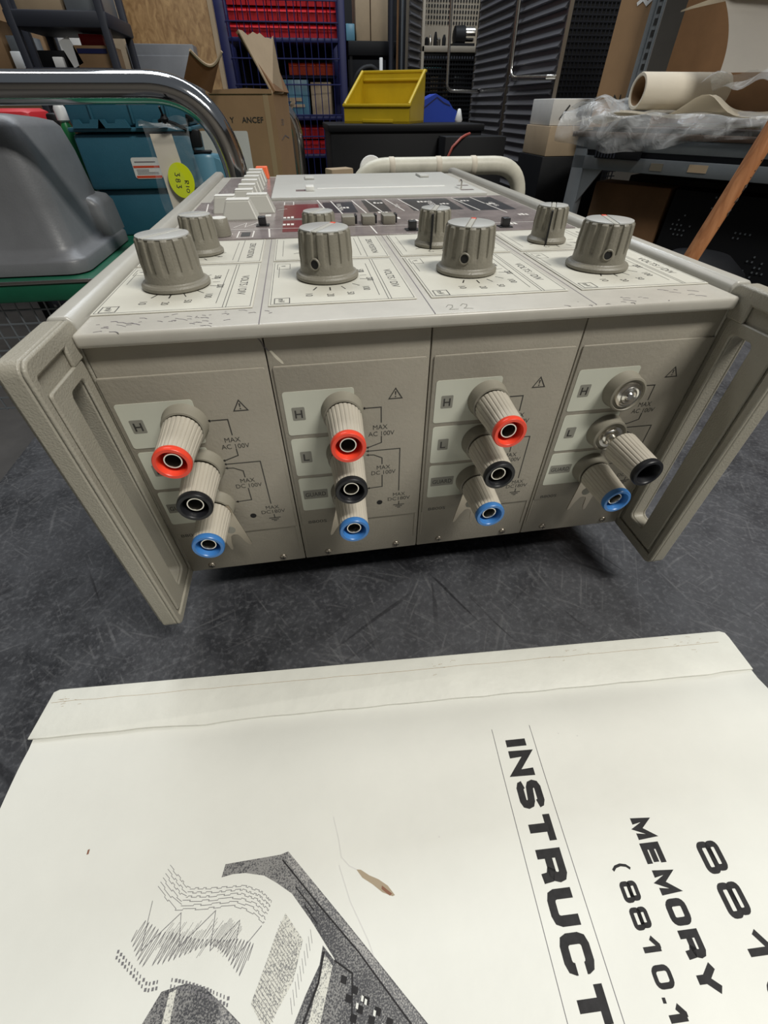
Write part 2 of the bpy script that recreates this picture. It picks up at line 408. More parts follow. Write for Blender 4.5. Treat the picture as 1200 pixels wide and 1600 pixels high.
# top plate (fascia of the top), rolled over the front edge
mb = MB(); mb.box(-HW, HW, -.028, 3.74, 1.302, 1.345, .012, 3)
top = mb.build('top_plate', 'top', dev)
mb = Ink((0, 0, 1.345), (1, 0, 0), (0, 1, 0), .0004)
for x in (-.55, 0, .55): mb.line([(x, -.02), (x, 1.12)], .0035)
mb.build('seam_line', 'grime', top, smooth=0)
# grime scribbles along the front strip
mb = Ink((0, 0, 1.345), (1, 0, 0), (0, 1, 0), .0006)
rg = random.Random(3)
for cx, cy, n, sp in ((-.93, .05, 26, .10), (-.75, .03, 10, .06), (-.62, .09, 9, .05), (.62, .0, 12, .12), (.85, .06, 6, .05)):
    for k in range(n):
        x = cx+rg.gauss(0, sp); y = min(.11, max(-.02, cy+rg.gauss(0, .03))); a = rg.uniform(-.7, .7); l = rg.uniform(.004, .022)
        mb.line([(x, y), (x+l*math.cos(a), y+l*math.sin(a)*.6), (x+1.7*l*math.cos(a+.4), y+1.2*l*math.sin(a-.4))], rg.uniform(.0015, .004))
mb.build('grime_mark', 'grime', top, smooth=0)['kind'] = 'stuff'
mb = Ink((0, 0, 1.345), (1, 0, 0), (0, 1, 0), .0006)
mb.line([(.05, .035), (.062, .055), (.075, .05), (.07, .03), (.055, .012), (.085, .01)], .003)
mb.line([(.10, .04), (.112, .058), (.125, .05), (.118, .03), (.105, .015), (.135, .008)], .003)
mb.build('pencil_mark', 'legbox', top, smooth=0)

# ---- input modules (front panel)
def digits(mbk, x0):
    t = lambda s, x, z, h, wd=None, b=0.: mbk.text(s, x0+x, z, h, wd, 'C', b)
    ln = lambda p: mbk.line([(x0+a, z) for a, z in p], .0042)
    ln([(.31, 1.021), (.376, 1.021), (.376, .955)]); ln([(.376, .895), (.376, .865), (.322, .846)])
    ln([(.322, .829), (.451, .829), (.451, .605)]); ln([(.322, .81), (.345, .808), (.378, .790), (.378, .758)])
    ln([(.378, .702), (.378, .638), (.318, .635)])
    mbk.poly([(x0+.31+dx, 1.021+dz) for dx, dz in ((-.006, 0), (.006, .006), (.006, -.006))])
    for z in (.846, .829, .81, .635): mbk.poly([(x0+.318+dx, z+dz) for dx, dz in ((-.006, 0), (.006, .006), (.006, -.006))])
    t('MAX', .372, .926, .021, .056, .0); t('AC 100V', .376, .897, .021, .102, .0)
    t('MAX', .384, .732, .021, .056, .0); t('DC 100V', .384, .705, .021, .102, .0)
    t('MAX', .453, .575, .020, .054, .0); t('DC180V', .453, .550, .020, .100, .0)
    ln([(.453, .543), (.453, .522)]); ln([(.428, .522), (.478, .522)]); ln([(.437, .513), (.469, .513)]); ln([(.446, .505), (.460, .505)])
    mbk.line([(x0+.429, 1.092), (x0+.405, 1.052), (x0+.453, 1.052)], .0038, True)
    mbk.poly([(x0+.426, 1.080), (x0+.4275, 1.066), (x0+.4305, 1.066), (x0+.432, 1.080)]); mbk.poly([(x0+.429+q[0], 1.0595+q[1]) for q in circ(0, 0, .0028, 8)])
    t('8800S', .083, .462, .018, .082, .0)
for c in range(4):
    x0 = X0[c]; g = .0018; a, b = EDG[c]+g, EDG[c+1]-g
    mb = MB(); mb.box(a, b, 0, .03, .222, 1.296, .004)
    mb.prism(rrect(x0+.013, x0+.537, .455, 1.2, .004, 1), 0.001, -.006, 'y', .003)
    mb.box(x0+.013, x0+.019, -.003, .001, .30, .455); mb.box(x0+.531, x0+.537, -.003, .001, .30, .455)
    md = mb.build('input_module', 'panel', dev)
    for (xx, x1, z0, z1) in ((.028, .279, .932, 1.108), (.030, .272, .738, .914), (.031, .262, .545, .723)):
        MB().prism(rrect(x0+xx, x0+x1, z0, z1, .010, 4), -.0055, -.0075, 'y').build('legend_plate', 'legend', md)
    P = Ink((0, -.0078, 0), (1, 0, 0), (0, 0, 1), .0)
    P.poly(rrect(x0+.052, x0+.098, .994, 1.047, .004, 2)); P.poly(rrect(x0+.056, x0+.100, .802, .855, .004, 2)); P.poly(rrect(x0+.042, x0+.144, .610, .658, .003, 2))
    P.build('legend_box', 'legbox', md, smooth=0)
    P = Ink((0, -.0083, 0), (1, 0, 0), (0, 0, 1), .0)
    P.text('H', x0+.075, 1.004, .033, .027, 'C', .012); P.text('L', x0+.078, .812, .033, .022, 'C', .012); P.text('GUARD', x0+.093, .623, .022, .086, 'C', .006)
    Q = Ink((0, -.0065, 0), (1, 0, 0), (0, 0, 1), .0); digits(Q, x0); P.v += Q.v; n = len(P.v)-len(Q.v); P.f += [[i+n for i in f] for f in Q.f]; P.mi += Q.mi
    P.build('lettering', 'ink', md, smooth=0)
    if c < 2: MB(Matrix.Translation((x0+.366, -.0063, .547)) @ Matrix.Rotation(PI/2, 4, 'X')).lathe([(.0128, 0), (.0128, .0004)], 20).build('trimmer_hole', 'hole', md)
    for sx in (.113, .447):
        T = Matrix.Translation((x0+sx, -.001, .254)) @ Matrix.Rotation(PI/2, 4, 'X')
        mb = MB(T); mb.lathe([(.0165, -.002), (.0165, .002), (.014, .0055), (.006, .008), (0.0005, .0085)], 24)
        sc = mb.build('screw', 'steel', md)
        m2 = MB(T); m2.box(-.010, .010, -.0014, .0014, .0078, .0090); m2.box(-.0014, .0014, -.010, .010, .0078, .0090); m2.build('cross_slot', 'hole', sc)
# paint chip and crack beside the second module's top left corner
mb = Ink((0, 0, 0), (1, 0, 0), (0, 0, 1), .0004)
mb.poly([(-.537, 1.252), (-.530, 1.254), (-.500, 1.215), (-.497, 1.206), (-.504, 1.207), (-.520, 1.224)])
mb.build('paint_chip', 'chip', dev, smooth=0)
mb = Ink((0, 0, 0), (1, 0, 0), (0, 0, 1), .0004)
mb.line([(-.566, 1.297), (-.553, 1.278), (-.552, 1.268), (-.538, 1.252)], .004); mb.line([(-.560, 1.29), (-.549, 1.262)], .002)
mb.build('paint_crack', 'grime', dev, smooth=0)

# ---- binding posts
def post(loc, ring, barrel_off=0., lean=(0, 0), cap=True):
    """axis towards the viewer (-y); collar is the root part"""
    R = Matrix.Rotation(PI/2, 4, 'X')
    mb = MB(R); mb.lathe([(.077, .006), (.077, .012), (.074, .016), (.0725, .05), (.070, .057), (.064, .059), (.060, .052)], 40)
    root = mb.build('binding_post', 'collar', dev, loc)
    if not cap:
        mb = MB(R); mb.lathe([(.056, .045), (.050, .060), (.040, .062), (.036, .066), (.030, .064), (.022, .070), (.016, .067), (.012, .072), (.001, .073)], 36)
        mb.build('metal_stud', 'nickel', root); return root
    L = Matrix.Rotation(lean[0], 4, 'Z') @ Matrix.Rotation(lean[1], 4, 'X') @ R
    s = .062+barrel_off; e = s+.165
    n = 26*8; prof = []
    for z, r, fl in ((s, .056, 0), (s+.003, .0625, 0), (s+.007, .0655, 1), (s+.04, .0635, 1), (s+.09, .0605, 1), (e-.008, .0575, 1), (e-.002, .0560, 0)):
        prof.append((z, r, fl))
    vs = []; fs = []
    for z, r, fl in prof:
        for k in range(n):
            a = 2*PI*k/n; q = (k % 8)/8; d = .0022*max(0, 1-abs(q-.5)*5) if fl else .001
            vs.append(L @ Vector(((r-d)*math.cos(a), (r-d)*math.sin(a), z)))
    for i in range(len(prof)-1):
        for k in range(n): j = (k+1) % n; fs.append((i*n+k, i*n+j, (i+1)*n+j, (i+1)*n+k))
    m2 = MB(); m2.add(vs, fs); m2.add([L @ Vector(((.05)*math.cos(2*PI*k/n), .05*math.sin(2*PI*k/n), s)) for k in range(n)], [tuple(reversed(range(n)))])
    m2.build('barrel', 'barrel', root)
    m3 = MB(L); m3.lathe([(.0560, e-.004), (.0585, e), (.0585, e+.016), (.0555, e+.0205), (.0455, e+.0205), (.0425, e+.016), (.040, e-.03), (.038, e-.055)], 44, cap=False)
    m3.lathe([(.0395, e-.056), (.0395, e-.052)], 30)
    m3.build('coloured_ring', ring, root)
    if barrel_off < .03:
        m4 = MB(L); m4.lathe([(.029, e-.06), (.0290, e-.002), (.0275, e+.002), (.0240, e+.002), (.0225, e-.002), (.0225, e-.05)], 36, cap=False)
        m4.build('metal_sleeve', 'nickel', root)
        MB(L).lathe([(.0226, e-.036), (.0226, e-.034)], 24).build('socket_hole', 'hole', root)
    else:
        m4 = MB(R); m4.lathe([(.052, .045), (.048, .060), (.036, .061), (.030, .068), (.020, .070), (.020, s-.02), (.026, s-.016), (.028, s+.01)], 32)
        m4.build('metal_stud', 'nickel', root)
        m4 = MB(L); m4.lathe([(.022, e-.07), (.022, e-.025), (.017, e-.025), (.017, e-.05)], 24, cap=False); m4.build('metal_sleeve', 'nickel', root)
        MB(L).lathe([(.0171, e-.048), (.0171, e-.046)], 24).build('socket_hole', 'hole', root)
    return root
PX = .233
for c in range(4):
    x = X0[c]+PX
    if c < 3: post((x, 0, 1.02), 'red')
    else: post((x, 0, 1.015), 'red', cap=False)
    if c == 0: post((x+.008, 0, .832), 'black', .008, (.03, -.03))
    elif c < 3: post((x, 0, .832), 'black')
    else: post((x, 0, .825), 'black', .062, (.03, 0))
    post((x, 0, .63), 'blue')
# fork links hanging behind the guard terminals
def link(x, z, rot, y=-.066):
    T = Matrix.Translation((x, y, z)) @ Matrix.Rotation(rot, 4, 'Y')
    mb = MB(T)
    out = [(-.052, .03), (-.050, -.09)] + [(-.050, -.205), (-.046, -.214), (-.038, -.205), (-.028, -.165)] + [(0.021*math.sin(t), -.148+.021*math.cos(t)) for t in (-1.6, -.8, 0, .8, 1.6)] + [(.026, -.185), (.034, -.205), (.040, -.214), (.047, -.205), (.050, -.09), (.052, .03)]
    mb.prism(out, 0, .005, 'y', .001)
    o = mb.build('fork_link', 'steel', dev)
    MB(T).prism(circ(0, -.098, .020, 20), -.0012, .0062, 'y').build('link_hole', 'legbox', o)
    return o
link(X0[1]+PX, .63, math.radians(14)); link(X0[2]+PX, .63, math.radians(10)); link(X0[3]+PX, .63, math.radians(6)); link(X0[0]+PX+.02, .63, math.radians(-12))

# ---- side guards (front end frames) and rails
for sgn in (-1, 1):
    xi, xo = sgn*HW, sgn*(HW+.082)
    O = rrect(-.292, .03, .212, 1.378, .035, 6); I = rrect(-.158, -.060, .325, 1.232, .022, 6)
    T = Matrix()
    b = MB(); b.ring(O, I, xi+sgn*.014, xo-sgn*.012, 'x')
    # outer skin rounded: bevelled cap ring
    O2 = rrect(-.280, .03, .224, 1.366, .030, 6)
    b.ring(O2, I, xo-sgn*.013, xo, 'x')
    # raised inner border leaving the L groove and the top recess
    n = len(O); G = rrect(-.248, -.02, .268, 1.274, .012, 6)
    Gt = rrect(-.262, .0, .255, 1.328, .010, 6)
    b.ring(O, Gt, xi, xi+sgn*.0145, 'x')
    b.ring(G, I, xi+sgn*.002, xi+sgn*.0145, 'x')
    b.box(xi, xi+sgn*.0145, -.078, 0.0, 1.27, 1.34)
    go = b.build('side_guard', 'guard', dev, smooth=50)
    bv = go.modifiers.new('bevel', 'BEVEL'); bv.width = .0006; bv.segments = 2; bv.limit_method = 'ANGLE'; bv.angle_limit = math.radians(50)
    # rail along the upper side edge
    r = MB(); r.prism([(xi, 1.300), (xi, 1.358), (xi+sgn*.018, 1.377), (xo-sgn*.014, 1.377), (xo, 1.362), (xo, 1.23), (xi, 1.23)][::-sgn], .034, 3.86, 'y')
    ro = r.build('side_rail', 'rail', dev, smooth=50)
    bv = ro.modifiers.new('bevel', 'BEVEL'); bv.width = .0009; bv.segments = 3; bv.limit_method = 'ANGLE'; bv.angle_limit = math.radians(25)
    MB().box(xi+sgn*.002, xo-sgn*.01, .04, 3.7, .24, 1.25, .01).build('side_panel', 'panel', dev)
for x in (-.85, .85):
    for y in (.35, 3.3):
        MB(Matrix.Translation((x, y, 0))).lathe([(.09, 0), (.11, .05), (.12, .225)], 24).build('rubber_foot', 'blackp', dev)

# ---- scale plates with their print
for c in range(4):
    x0 = X0[c]; z = 1.345
    pl = MB(); xr = .522 if c < 3 else .522
    xl = .022
    pl.box(x0+xl, x0+xr, .125, .665, z, z+.004, .0015, 1); p1 = pl.build('scale_plate', 'scale', dev)
    P = Ink((x0, 0, z+.004), (1, 0, 0), (0, 1, 0), .0004)
    P.frame(.030, .514, .135, .655, .0018); P.line([(.425, .135), (.425, .655)], .002); P.line([(.436, .135), (.436, .655)], .002)
    P.line([(.40, .18), (.40, .59)], .002); P.line([(.05, .44), (.05, .59)], .0018)
    for s_, ang in (('10', -112), ('20', -90), ('50', -70), ('100', -47), ('200', -16), ('500', 24)):
        a = math.radians(ang); P.line([(.235+r*math.cos(a), .415+r*math.sin(a)) for r in (.124, .160)], .005 if s_ in ('10', '20') else .0035)
    for ang in (4, 45, 60): a = math.radians(ang); P.line([(.235+r*math.cos(a), .415+r*math.sin(a)) for r in (.124, .150)], .003)
    P.frame(.042, .092, .132+.01, .195, .003); P.frame(.042, .092, .555, .63, .002)
    V = Ink((x0, 0, z+.004), (0, -1, 0), (1, 0, 0), .0004)   # text runs towards the viewer
    for s_, px, py in (('10', .160, .216), ('20', .234, .203), ('50', .305, .215), ('100', .366, .262), ('200', .393, .372), ('500', .370, .486)):
        V.text(s_, -py, px-.013, .026, .028 if len(s_) == 2 else .043, 'C', .0)
    V.text('VOLTS / DIV', -.375, .460, .030, .23, 'C', .0); V.text('mV', -.170, .055, .022, .036, 'C', .01); V.text('V', -.60, .055, .020, .016, 'C', .01)
    n = len(P.v); P.v += V.v; P.f += [[i+n for i in f] for f in V.f]; P.mi += V.mi
    P.build('scale_lettering', 'ink', p1, smooth=0)
    pl = MB(); pl.box(x0+xl, x0+xr, .690, 1.108, z, z+.004, .0015, 1); p2 = pl.build('scale_plate', 'scale', dev)
    P = Ink((x0, 0, z+.004), (1, 0, 0), (0, 1, 0), .0004)
    P.frame(.030, .514, .70, 1.098, .0018); P.line([(.425, .70), (.425, 1.098)], .002); P.line([(.40, .73), (.40, 1.06)], .0018); P.line([(.06, .76), (.06, 1.06)], .0018)
    for ang in range(-150, 60, 30): a = math.radians(ang); P.line([(.225+r*math.cos(a), .865+r*math.sin(a)) for r in (.105, .135)], .004)
    V = Ink((x0, 0, z+.004), (0, -1, 0), (1, 0, 0), .0004)
    V.text('ZERO POSITION', -.895, .455, .028, .27, 'C', .0); V.text('2', -.74, .16, .022, None, 'C'); V.text('8', -.80, .33, .022, None, 'C')
    n = len(P.v); P.v += V.v; P.f += [[i+n for i in f] for f in V.f]; P.mi += V.mi
    P.build('scale_lettering', 'ink', p2, smooth=0)

# ---- knobs
def knob(loc, rf, r0, r1, h, ptr, hole=True, nfl=14, slot=False, tip=True):
    root = None; n = nfl*12; prof = [(rf-.004, .002), (rf, .005), (rf, .014), (rf-.006, .020), (r0+.004, .022), (r0, .026), (r0-.001, .036), (r0-.002, .046)]
    zt = h
    body = [(r0-.002, .050), (r0-.003, .060)] + [(r0+(r1-r0)*t, .06+(zt-.012-.06)*t) for t in (.25, .5, .75, 1)] + [(r1-.001, zt-.006), (r1-.006, zt-.0005)]
    vs = []; fs = []; rings = [(r, z, 0) for r, z in prof]+[(r, z, 0 if z < .051 else (.55 if z < .061 else (1 if z < zt-.003 else .4))) for r, z in body]
    for r, z, fl in rings:
        for k in range(n):
            q = (k % 12); dd = {3: .15, 4: .95, 5: 1, 6: 1, 7: 1, 8: .95, 9: .15}.get(q, 0)*.0075*fl
            a = 2*PI*(k+.0)/n; vs.append(((r-dd)*math.cos(a), (r-dd)*math.sin(a), z))
    for i in range(len(rings)-1):
        for k in range(n): j = (k+1) % n; fs.append((i*n+k, i*n+j, (i+1)*n+j, (i+1)*n+k))
    fs.append(tuple(reversed(range(n)))); m = (len(rings)-1)*n; fs.append(tuple(range(m, m+n)))
    mb = MB(); mb.add(vs, fs); root = mb.build('rotary_knob', 'knob', dev, loc, smooth=28)
    T = Matrix.Rotation(ptr, 4, 'Z')
    rc = r1-.007
    for s_ in (1, -1):   # the two halves of the cap, either side of the pointer bar
        a0 = math.asin(.012/rc); pts = [(rc*math.cos(a0+(PI-2*a0)*k/20), s_*rc*math.sin(a0+(PI-2*a0)*k/20)) for k in range(21)]
        MB(T).prism(pts[::s_], h-.001, h+.0035, 'z', .001).build('knob_cap', 'knobtop', root)
    MB(T).box(-rc, rc*.98, -.0085, .0085, h-.001, h+.0032, .001, 1).build('pointer_bar', 'key', root)
    if tip: MB(T).box(rc*.80, rc*1.0, -.009, .009, h+.000, h+.0040, .001, 1).build('pointer_tip', 'red_tip', root)
    if hole:
        a = ptr+PI; Th = Matrix.Rotation(a, 4, 'Z') @ Matrix.Translation((r0-.003, 0, .062)) @ Matrix.Rotation(PI/2-.03, 4, 'Y')
        MB(Th).lathe([(.0205, -.004), (.0205, .0015), (.018, .004), (.0148, .0035), (.0148, -.01)], 28, cap=False).build('screw_hole_rim', 'knob', root)
        MB(Th).lathe([(.0150, .0005), (.0150, .0012)], 24).build('screw_hole', 'hole', root)
    if slot:
        Ts = Matrix.Rotation(ptr+PI, 4, 'Z'); MB(Ts).box(r0-.010, rf+.0008, -.004, .004, .0, h-.01).build('split_slot', 'hole', root)
    return root
zk = 1.349
knob((X0[0]+.236, .405, zk), .118, .100, .094, .158, math.radians(52), hole=False, tip=False)
knob((X0[1]+.236, .430, zk), .118, .100, .094, .158, math.radians(62))
knob((X0[2]+.233, .425, zk), .118, .100, .094, .158, math.radians(66))
knob((X0[3]+.222, .397, zk), .120, .100, .094, .158, math.radians(76))
knob((X0[0]+.262, .875, zk), .088, .077, .071, .142, math.radians(35), hole=False, nfl=12, tip=False)
knob((X0[1]+.232, .870, zk), .088, .077, .071, .142, math.radians(60), hole=False, nfl=12, tip=False)
knob((X0[2]+.207, .862, zk), .088, .077, .071, .142, math.radians(68), hole=False, nfl=12, slot=True, tip=False)
knob((X0[3]+.212, .850, zk), .090, .077, .071, .142, math.radians(64), hole=False, nfl=12, slot=True, tip=False)

# ---- smoked control field with keys, switches, print
mb = MB(); mb.box(-HW+.03, HW-.03, 1.125, 2.27, 1.345, 1.350, .001, 1); mb.box(-HW+.09, -.60, 2.27, 3.62, 1.345, 1.350, .001, 1)
cp = mb.build('control_panel', 'smoke', dev)
for (x0, x1, y0, y1, mm) in ((-.50, -.28, 1.62, 2.10, 'smoke_red'), (-.50, -.33, 1.25, 1.56, 'smoke_red'), (.30, .62, 1.75, 2.2, 'smoke_dark'), (.66, .95, 1.7, 2.2, 'smoke_dark'), (-.25, -.05, 1.75, 2.15, 'smoke_dark'), (.02, .16, 1.75, 2.2, 'smoke_dark')):
    Ink((0, 0, 1.350), (1, 0, 0), (0, 1, 0), .0005).rect(x0, x1, y0, y1).build('printed_field', mm, cp, smooth=0)
P = Ink((0, 0, 1.350), (1, 0, 0), (0, 1, 0), .0010)
rg = random.Random(11)
P.line([(-1.0, 1.355), (.98, 1.30)], .006)
for x in (-.56, -.02, .53): P.line([(x, 1.14), (x-.01, 1.34)], .008)
for x, y0, y1 in ((-.28, 1.75, 2.25), (-.19, 1.62, 2.2), (-.045, 1.62, 2.2), (.05, 1.72, 2.22), (.19, 1.75, 2.22), (.28, 1.75, 2.22), (.66, 1.7, 2.2), (.80, 1.6, 2.2), (-1.0, 1.7, 2.2)): P.line([(x+.05, y0), (x, y1)], .008)
P.frame(-.72, -.645, 1.155, 1.30, .007); P.frame(-.50, -.44, 2.08, 2.2, .006)
for (x, y) in ((-.47, 1.62), (-.47, 1.42), (-.12, 1.9), (.12, 2.05), (.23, 1.42), (.14, 1.5), (.42, 2.05), (.55, 1.95), (.72, 2.05), (.85, 1.9), (.75, 1.25), (.62, 1.3), (-.78, 1.2), (.10, 1.7), (.40, 1.55), (.92, 1.5)):
    for k in range(3):
        P.rect(x+k*.022-.03, x+k*.022-.014, y, y+rg.uniform(.03, .06))
P.line([(-.90, 1.50), (-.86, 1.56), (-.80, 1.45)], .006); P.line([(-.76, 1.40), (-.70, 1.52), (-.70, 1.40), (-.64, 1.52)], .006); P.line([(-.54, 1.9), (-.48, 1.94)], .006)
V = Ink((0, 0, 1.350), (0, -1, 0), (1, 0, 0), .0010)
V.text('FUNCTION', -1.95, -.16, .03, .25); V.text('TRIG', -1.95, .21, .03, .12); V.text('LEVEL', -1.9, .86, .03, .16); V.text('SPEED', -2.0, .45, .04, .2)
n = len(P.v); P.v += V.v; P.f += [[i+n for i in f] for f in V.f]; P.mi += V.mi
P.build('panel_lettering', 'inkwhite', cp, smooth=0)
mb = Ink((0, 0, 1.350), (1, 0, 0), (0, 1, 0), .0014); mb.rect(-.705, -.66, 1.18, 1.27); mb.build('display_window', 'ink', cp, smooth=0)

def key(x, y, wb, wt, d, h, mt='key'):
    b = MB(); wb /= 2; wt /= 2
    vs = [(x-wb, y, 1.348), (x+wb, y, 1.348), (x+wb, y+d, 1.348), (x-wb, y+d, 1.348), (x-wt, y+d*.22, 1.348+h), (x+wt, y+d*.22, 1.348+h), (x+wt, y+d*.8, 1.348+h), (x-wt, y+d*.8, 1.348+h)]
    b.add(vs, [(0, 3, 2, 1), (0, 1, 5, 4), (1, 2, 6, 5), (2, 3, 7, 6), (3, 0, 4, 7), (4, 5, 6, 7)])
    o = b.build('key_cap', mt, dev, smooth=0); bv = o.modifiers.new('bevel', 'BEVEL'); bv.width = .0008; bv.segments = 2
    if mt == 'key':
        MB().box(x-wt*.97, x+wt*.97, y+d*.24, y+d*.78, 1.348+h, 1.348+h+.003, .0012, 1).build('key_glint', 'keyedge', o)  # white top painted in for the light reflected off the key
for x, y, wb, wt, d, h in ((-.742, 1.60, .205, .130, .15, .092), (-.648, 1.80, .20, .125, .15, .09), (-.84, 1.82, .16, .12, .14, .085)): key(x, y, wb, wt, d, h)
for k in range(6): key(-.745+.0*k, 2.06+k*.24, .17, .115, .15, .085)
key(-.71, 3.52, .12, .10, .14, .085, 'orange')
for (x, y) in ((-.607, 1.41), (-.845, 1.22), (.175, 1.17), (.685, 1.17)):
    b = MB(); b.box(x-.035, x+.035, y, y+.06, 1.350, 1.354); o = b.build('slide_switch', 'switch', dev)
    MB().box(x-.02, x+.02, y+.01, y+.05, 1.354, 1.392, .003).build('switch_lever', 'switch', o)
MB().box(-.585, -.555, 1.42, 1.46, 1.392, 1.396).build('switch_mark', 'keyedge', o)
mb = MB(Matrix.Translation((-.80, 1.22, 1.350))); n = 60
mb.lathe([(.046, 0), (.050, .002), (.047, .03), (.043, .072), (.040, .075)], 40); o = mb.build('small_knob', 'knob', dev)
MB(Matrix.Translation((-.80, 1.22, 1.350))).lathe([(.038, .074), (.037, .0765)], 32).build('knob_cap', 'keyedge', o)
for x in (-.143, -.033, .080):
    b = MB(); b.box(x-.034, x+.034, 1.36, 1.46, 1.350, 1.39, .003); b.build('slider_knob', 'knob', dev)
    b = MB(); b.box(x+.040, x+.050, 1.40, 1.46, 1.350, 1.39, .001); b.build('slider_slot', 'switch', dev)

# ---- recorder cover at the back
mb = MB(); mb.box(-.592, .96, 2.295, 3.63, 1.345, 1.366, .006); cv = mb.build('recorder_cover', 'cover', dev)
mb = MB(); mb.box(-.26, .74, 2.66, 2.70, 1.364, 1.369, .002); mb.build('cover_groove', 'keyedge', cv)
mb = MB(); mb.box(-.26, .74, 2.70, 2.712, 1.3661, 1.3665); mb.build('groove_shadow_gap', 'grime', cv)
for x in (-.30, .70): 
    mb = MB(); mb.box(x-.04, x+.04, 3.22, 3.42, 1.366, 1.382, .005); o = mb.build('cover_latch', 'cover', cv)
    MB().box(x-.03, x+.03, 3.205, 3.222, 1.366, 1.378).build('latch_gap', 'smoke', o) if False else None
mb = MB(); mb.tube([(.82, 2.5, 1.365), (.82, 2.5, 1.41), (.825, 2.54, 1.415), (.83, 2.6, 1.40)], .006, 8); mb.build('wire_loop', 'nickel', cv)
mb = MB(); mb.box(-.345, -.285, 2.55, 2.66, 1.366, 1.395, .004); mb.build('cover_catch', 'keyedge', cv)
mb = MB(); mb.box(-.42, -.35, 2.56, 2.65, 1.3662, 1.3668); mb.box(.80, .90, 2.42, 2.47, 1.3662, 1.3668); mb.box(.84, .93, 2.66, 2.70, 1.3662, 1.3668); mb.build('cover_opening', 'smoke', cv)

# ================================================================== THE MANUAL
BA = -.0619
man = thing('instruction_manual', 'cream paperback manual with block lettering and a printed instrument picture', 'manual', (-1.616, -.437, 0), BA)
# local frame: u along the spine, v towards the viewer -> local (u, -v)
BW, BH = 2.95, 2.12
mb = MB(); mb.box(0.012, BW-.012, -BH+.012, -.012, .003, .044, .003, 1); mb.build('page_block', 'pages', man)
def cov(u, v):
    x = -.004+(BW+.006)*u; y = .004-(BH+.01)*v
    d = -y; z = .0575+.0065*math.exp(-((d-.32)/.09)**2)*(.5+.5*u)-.004*math.exp(-((d-.205)/.03)**2)
    z += .004*math.sin(x*2.1+.6)*min(1, d)*.6
    if d < .175: z = .0575
    z += .012*max(0, (x-2.78)/.17)**2*math.exp(-((d-.30)/.13)**2)
    return (x, y, z)
def covz(x, d): return cov((x+.004)/(BW+.006), (d+.004)/(BH+.01))[2]
mb = MB(); mb.grid(lambda u, v: cov(u, 1-v), 60, 90); mb.build('cover', 'paper', man)
mb = MB(); mb.box(0, BW, -BH, 0, 0, .003); mb.build('back_cover', 'paper', man)
# spine strip wrapped over the edge, with a torn lower edge
pts = [(0.0, .006)]; rg = random.Random(5)
low = []
for k in range(46):
    u = k/45*(BW+.01)-.005; v = .1755+.0012*math.sin(k*1.7)+rg.uniform(-.0008, .0008)
    if .55 < u < .75: v += .010*math.sin((u-.55)/.2*PI)
    if u > 2.8: v -= .004
    low.append((u-.012*(k == 0), -v))
mb = MB(); mb.prism([(BW-.02, .014), (.02, .014), (.0, .004)]+low+[(BW+.004, -.02), (BW, .004)], .0605, .070, 'z', .003); mb.build('spine_strip', 'spine', man)
mb = MB(); mb.box(.002, BW-.002, -.03, .014, .0, .064, .006); mb.build('spine_fold', 'spine', man)
mb = Ink((0, 0, .070), (1, 0, 0), (0, 1, 0), .0004); rg = random.Random(8)
mb.line([(.01+i*.09, -.040+rg.uniform(-.002, .002)) for i in range(33)], .0014)
for cx, n_ in ((.08, 10), (1.63, 8), (2.75, 14), (2.2, 8)):
    for k in range(n_):
        x = min(2.93, max(.02, cx+rg.gauss(0, .05))); y = -.03+rg.gauss(0, .014); mb.line([(x, min(y, 0)), (x+rg.uniform(-.02, .02), min(.004, y)+rg.uniform(-.004, .004))], .0012)
mb.build('spine_crease', 'tape', man, smooth=0)

class Drape(Ink):
    """print that follows the cover"""
    def done(s, name, m, parent, dz=.0006):
        s.v = [Vector((p.x, p.y, covz(p.x, -p.y)+dz)) for p in s.v]
        return s.build(name, m, parent, smooth=0)
def D(): return Drape((0, 0, 0), (1, 0, 0), (0, 1, 0), 0)
def UV(p): return (p[0], -p[1])

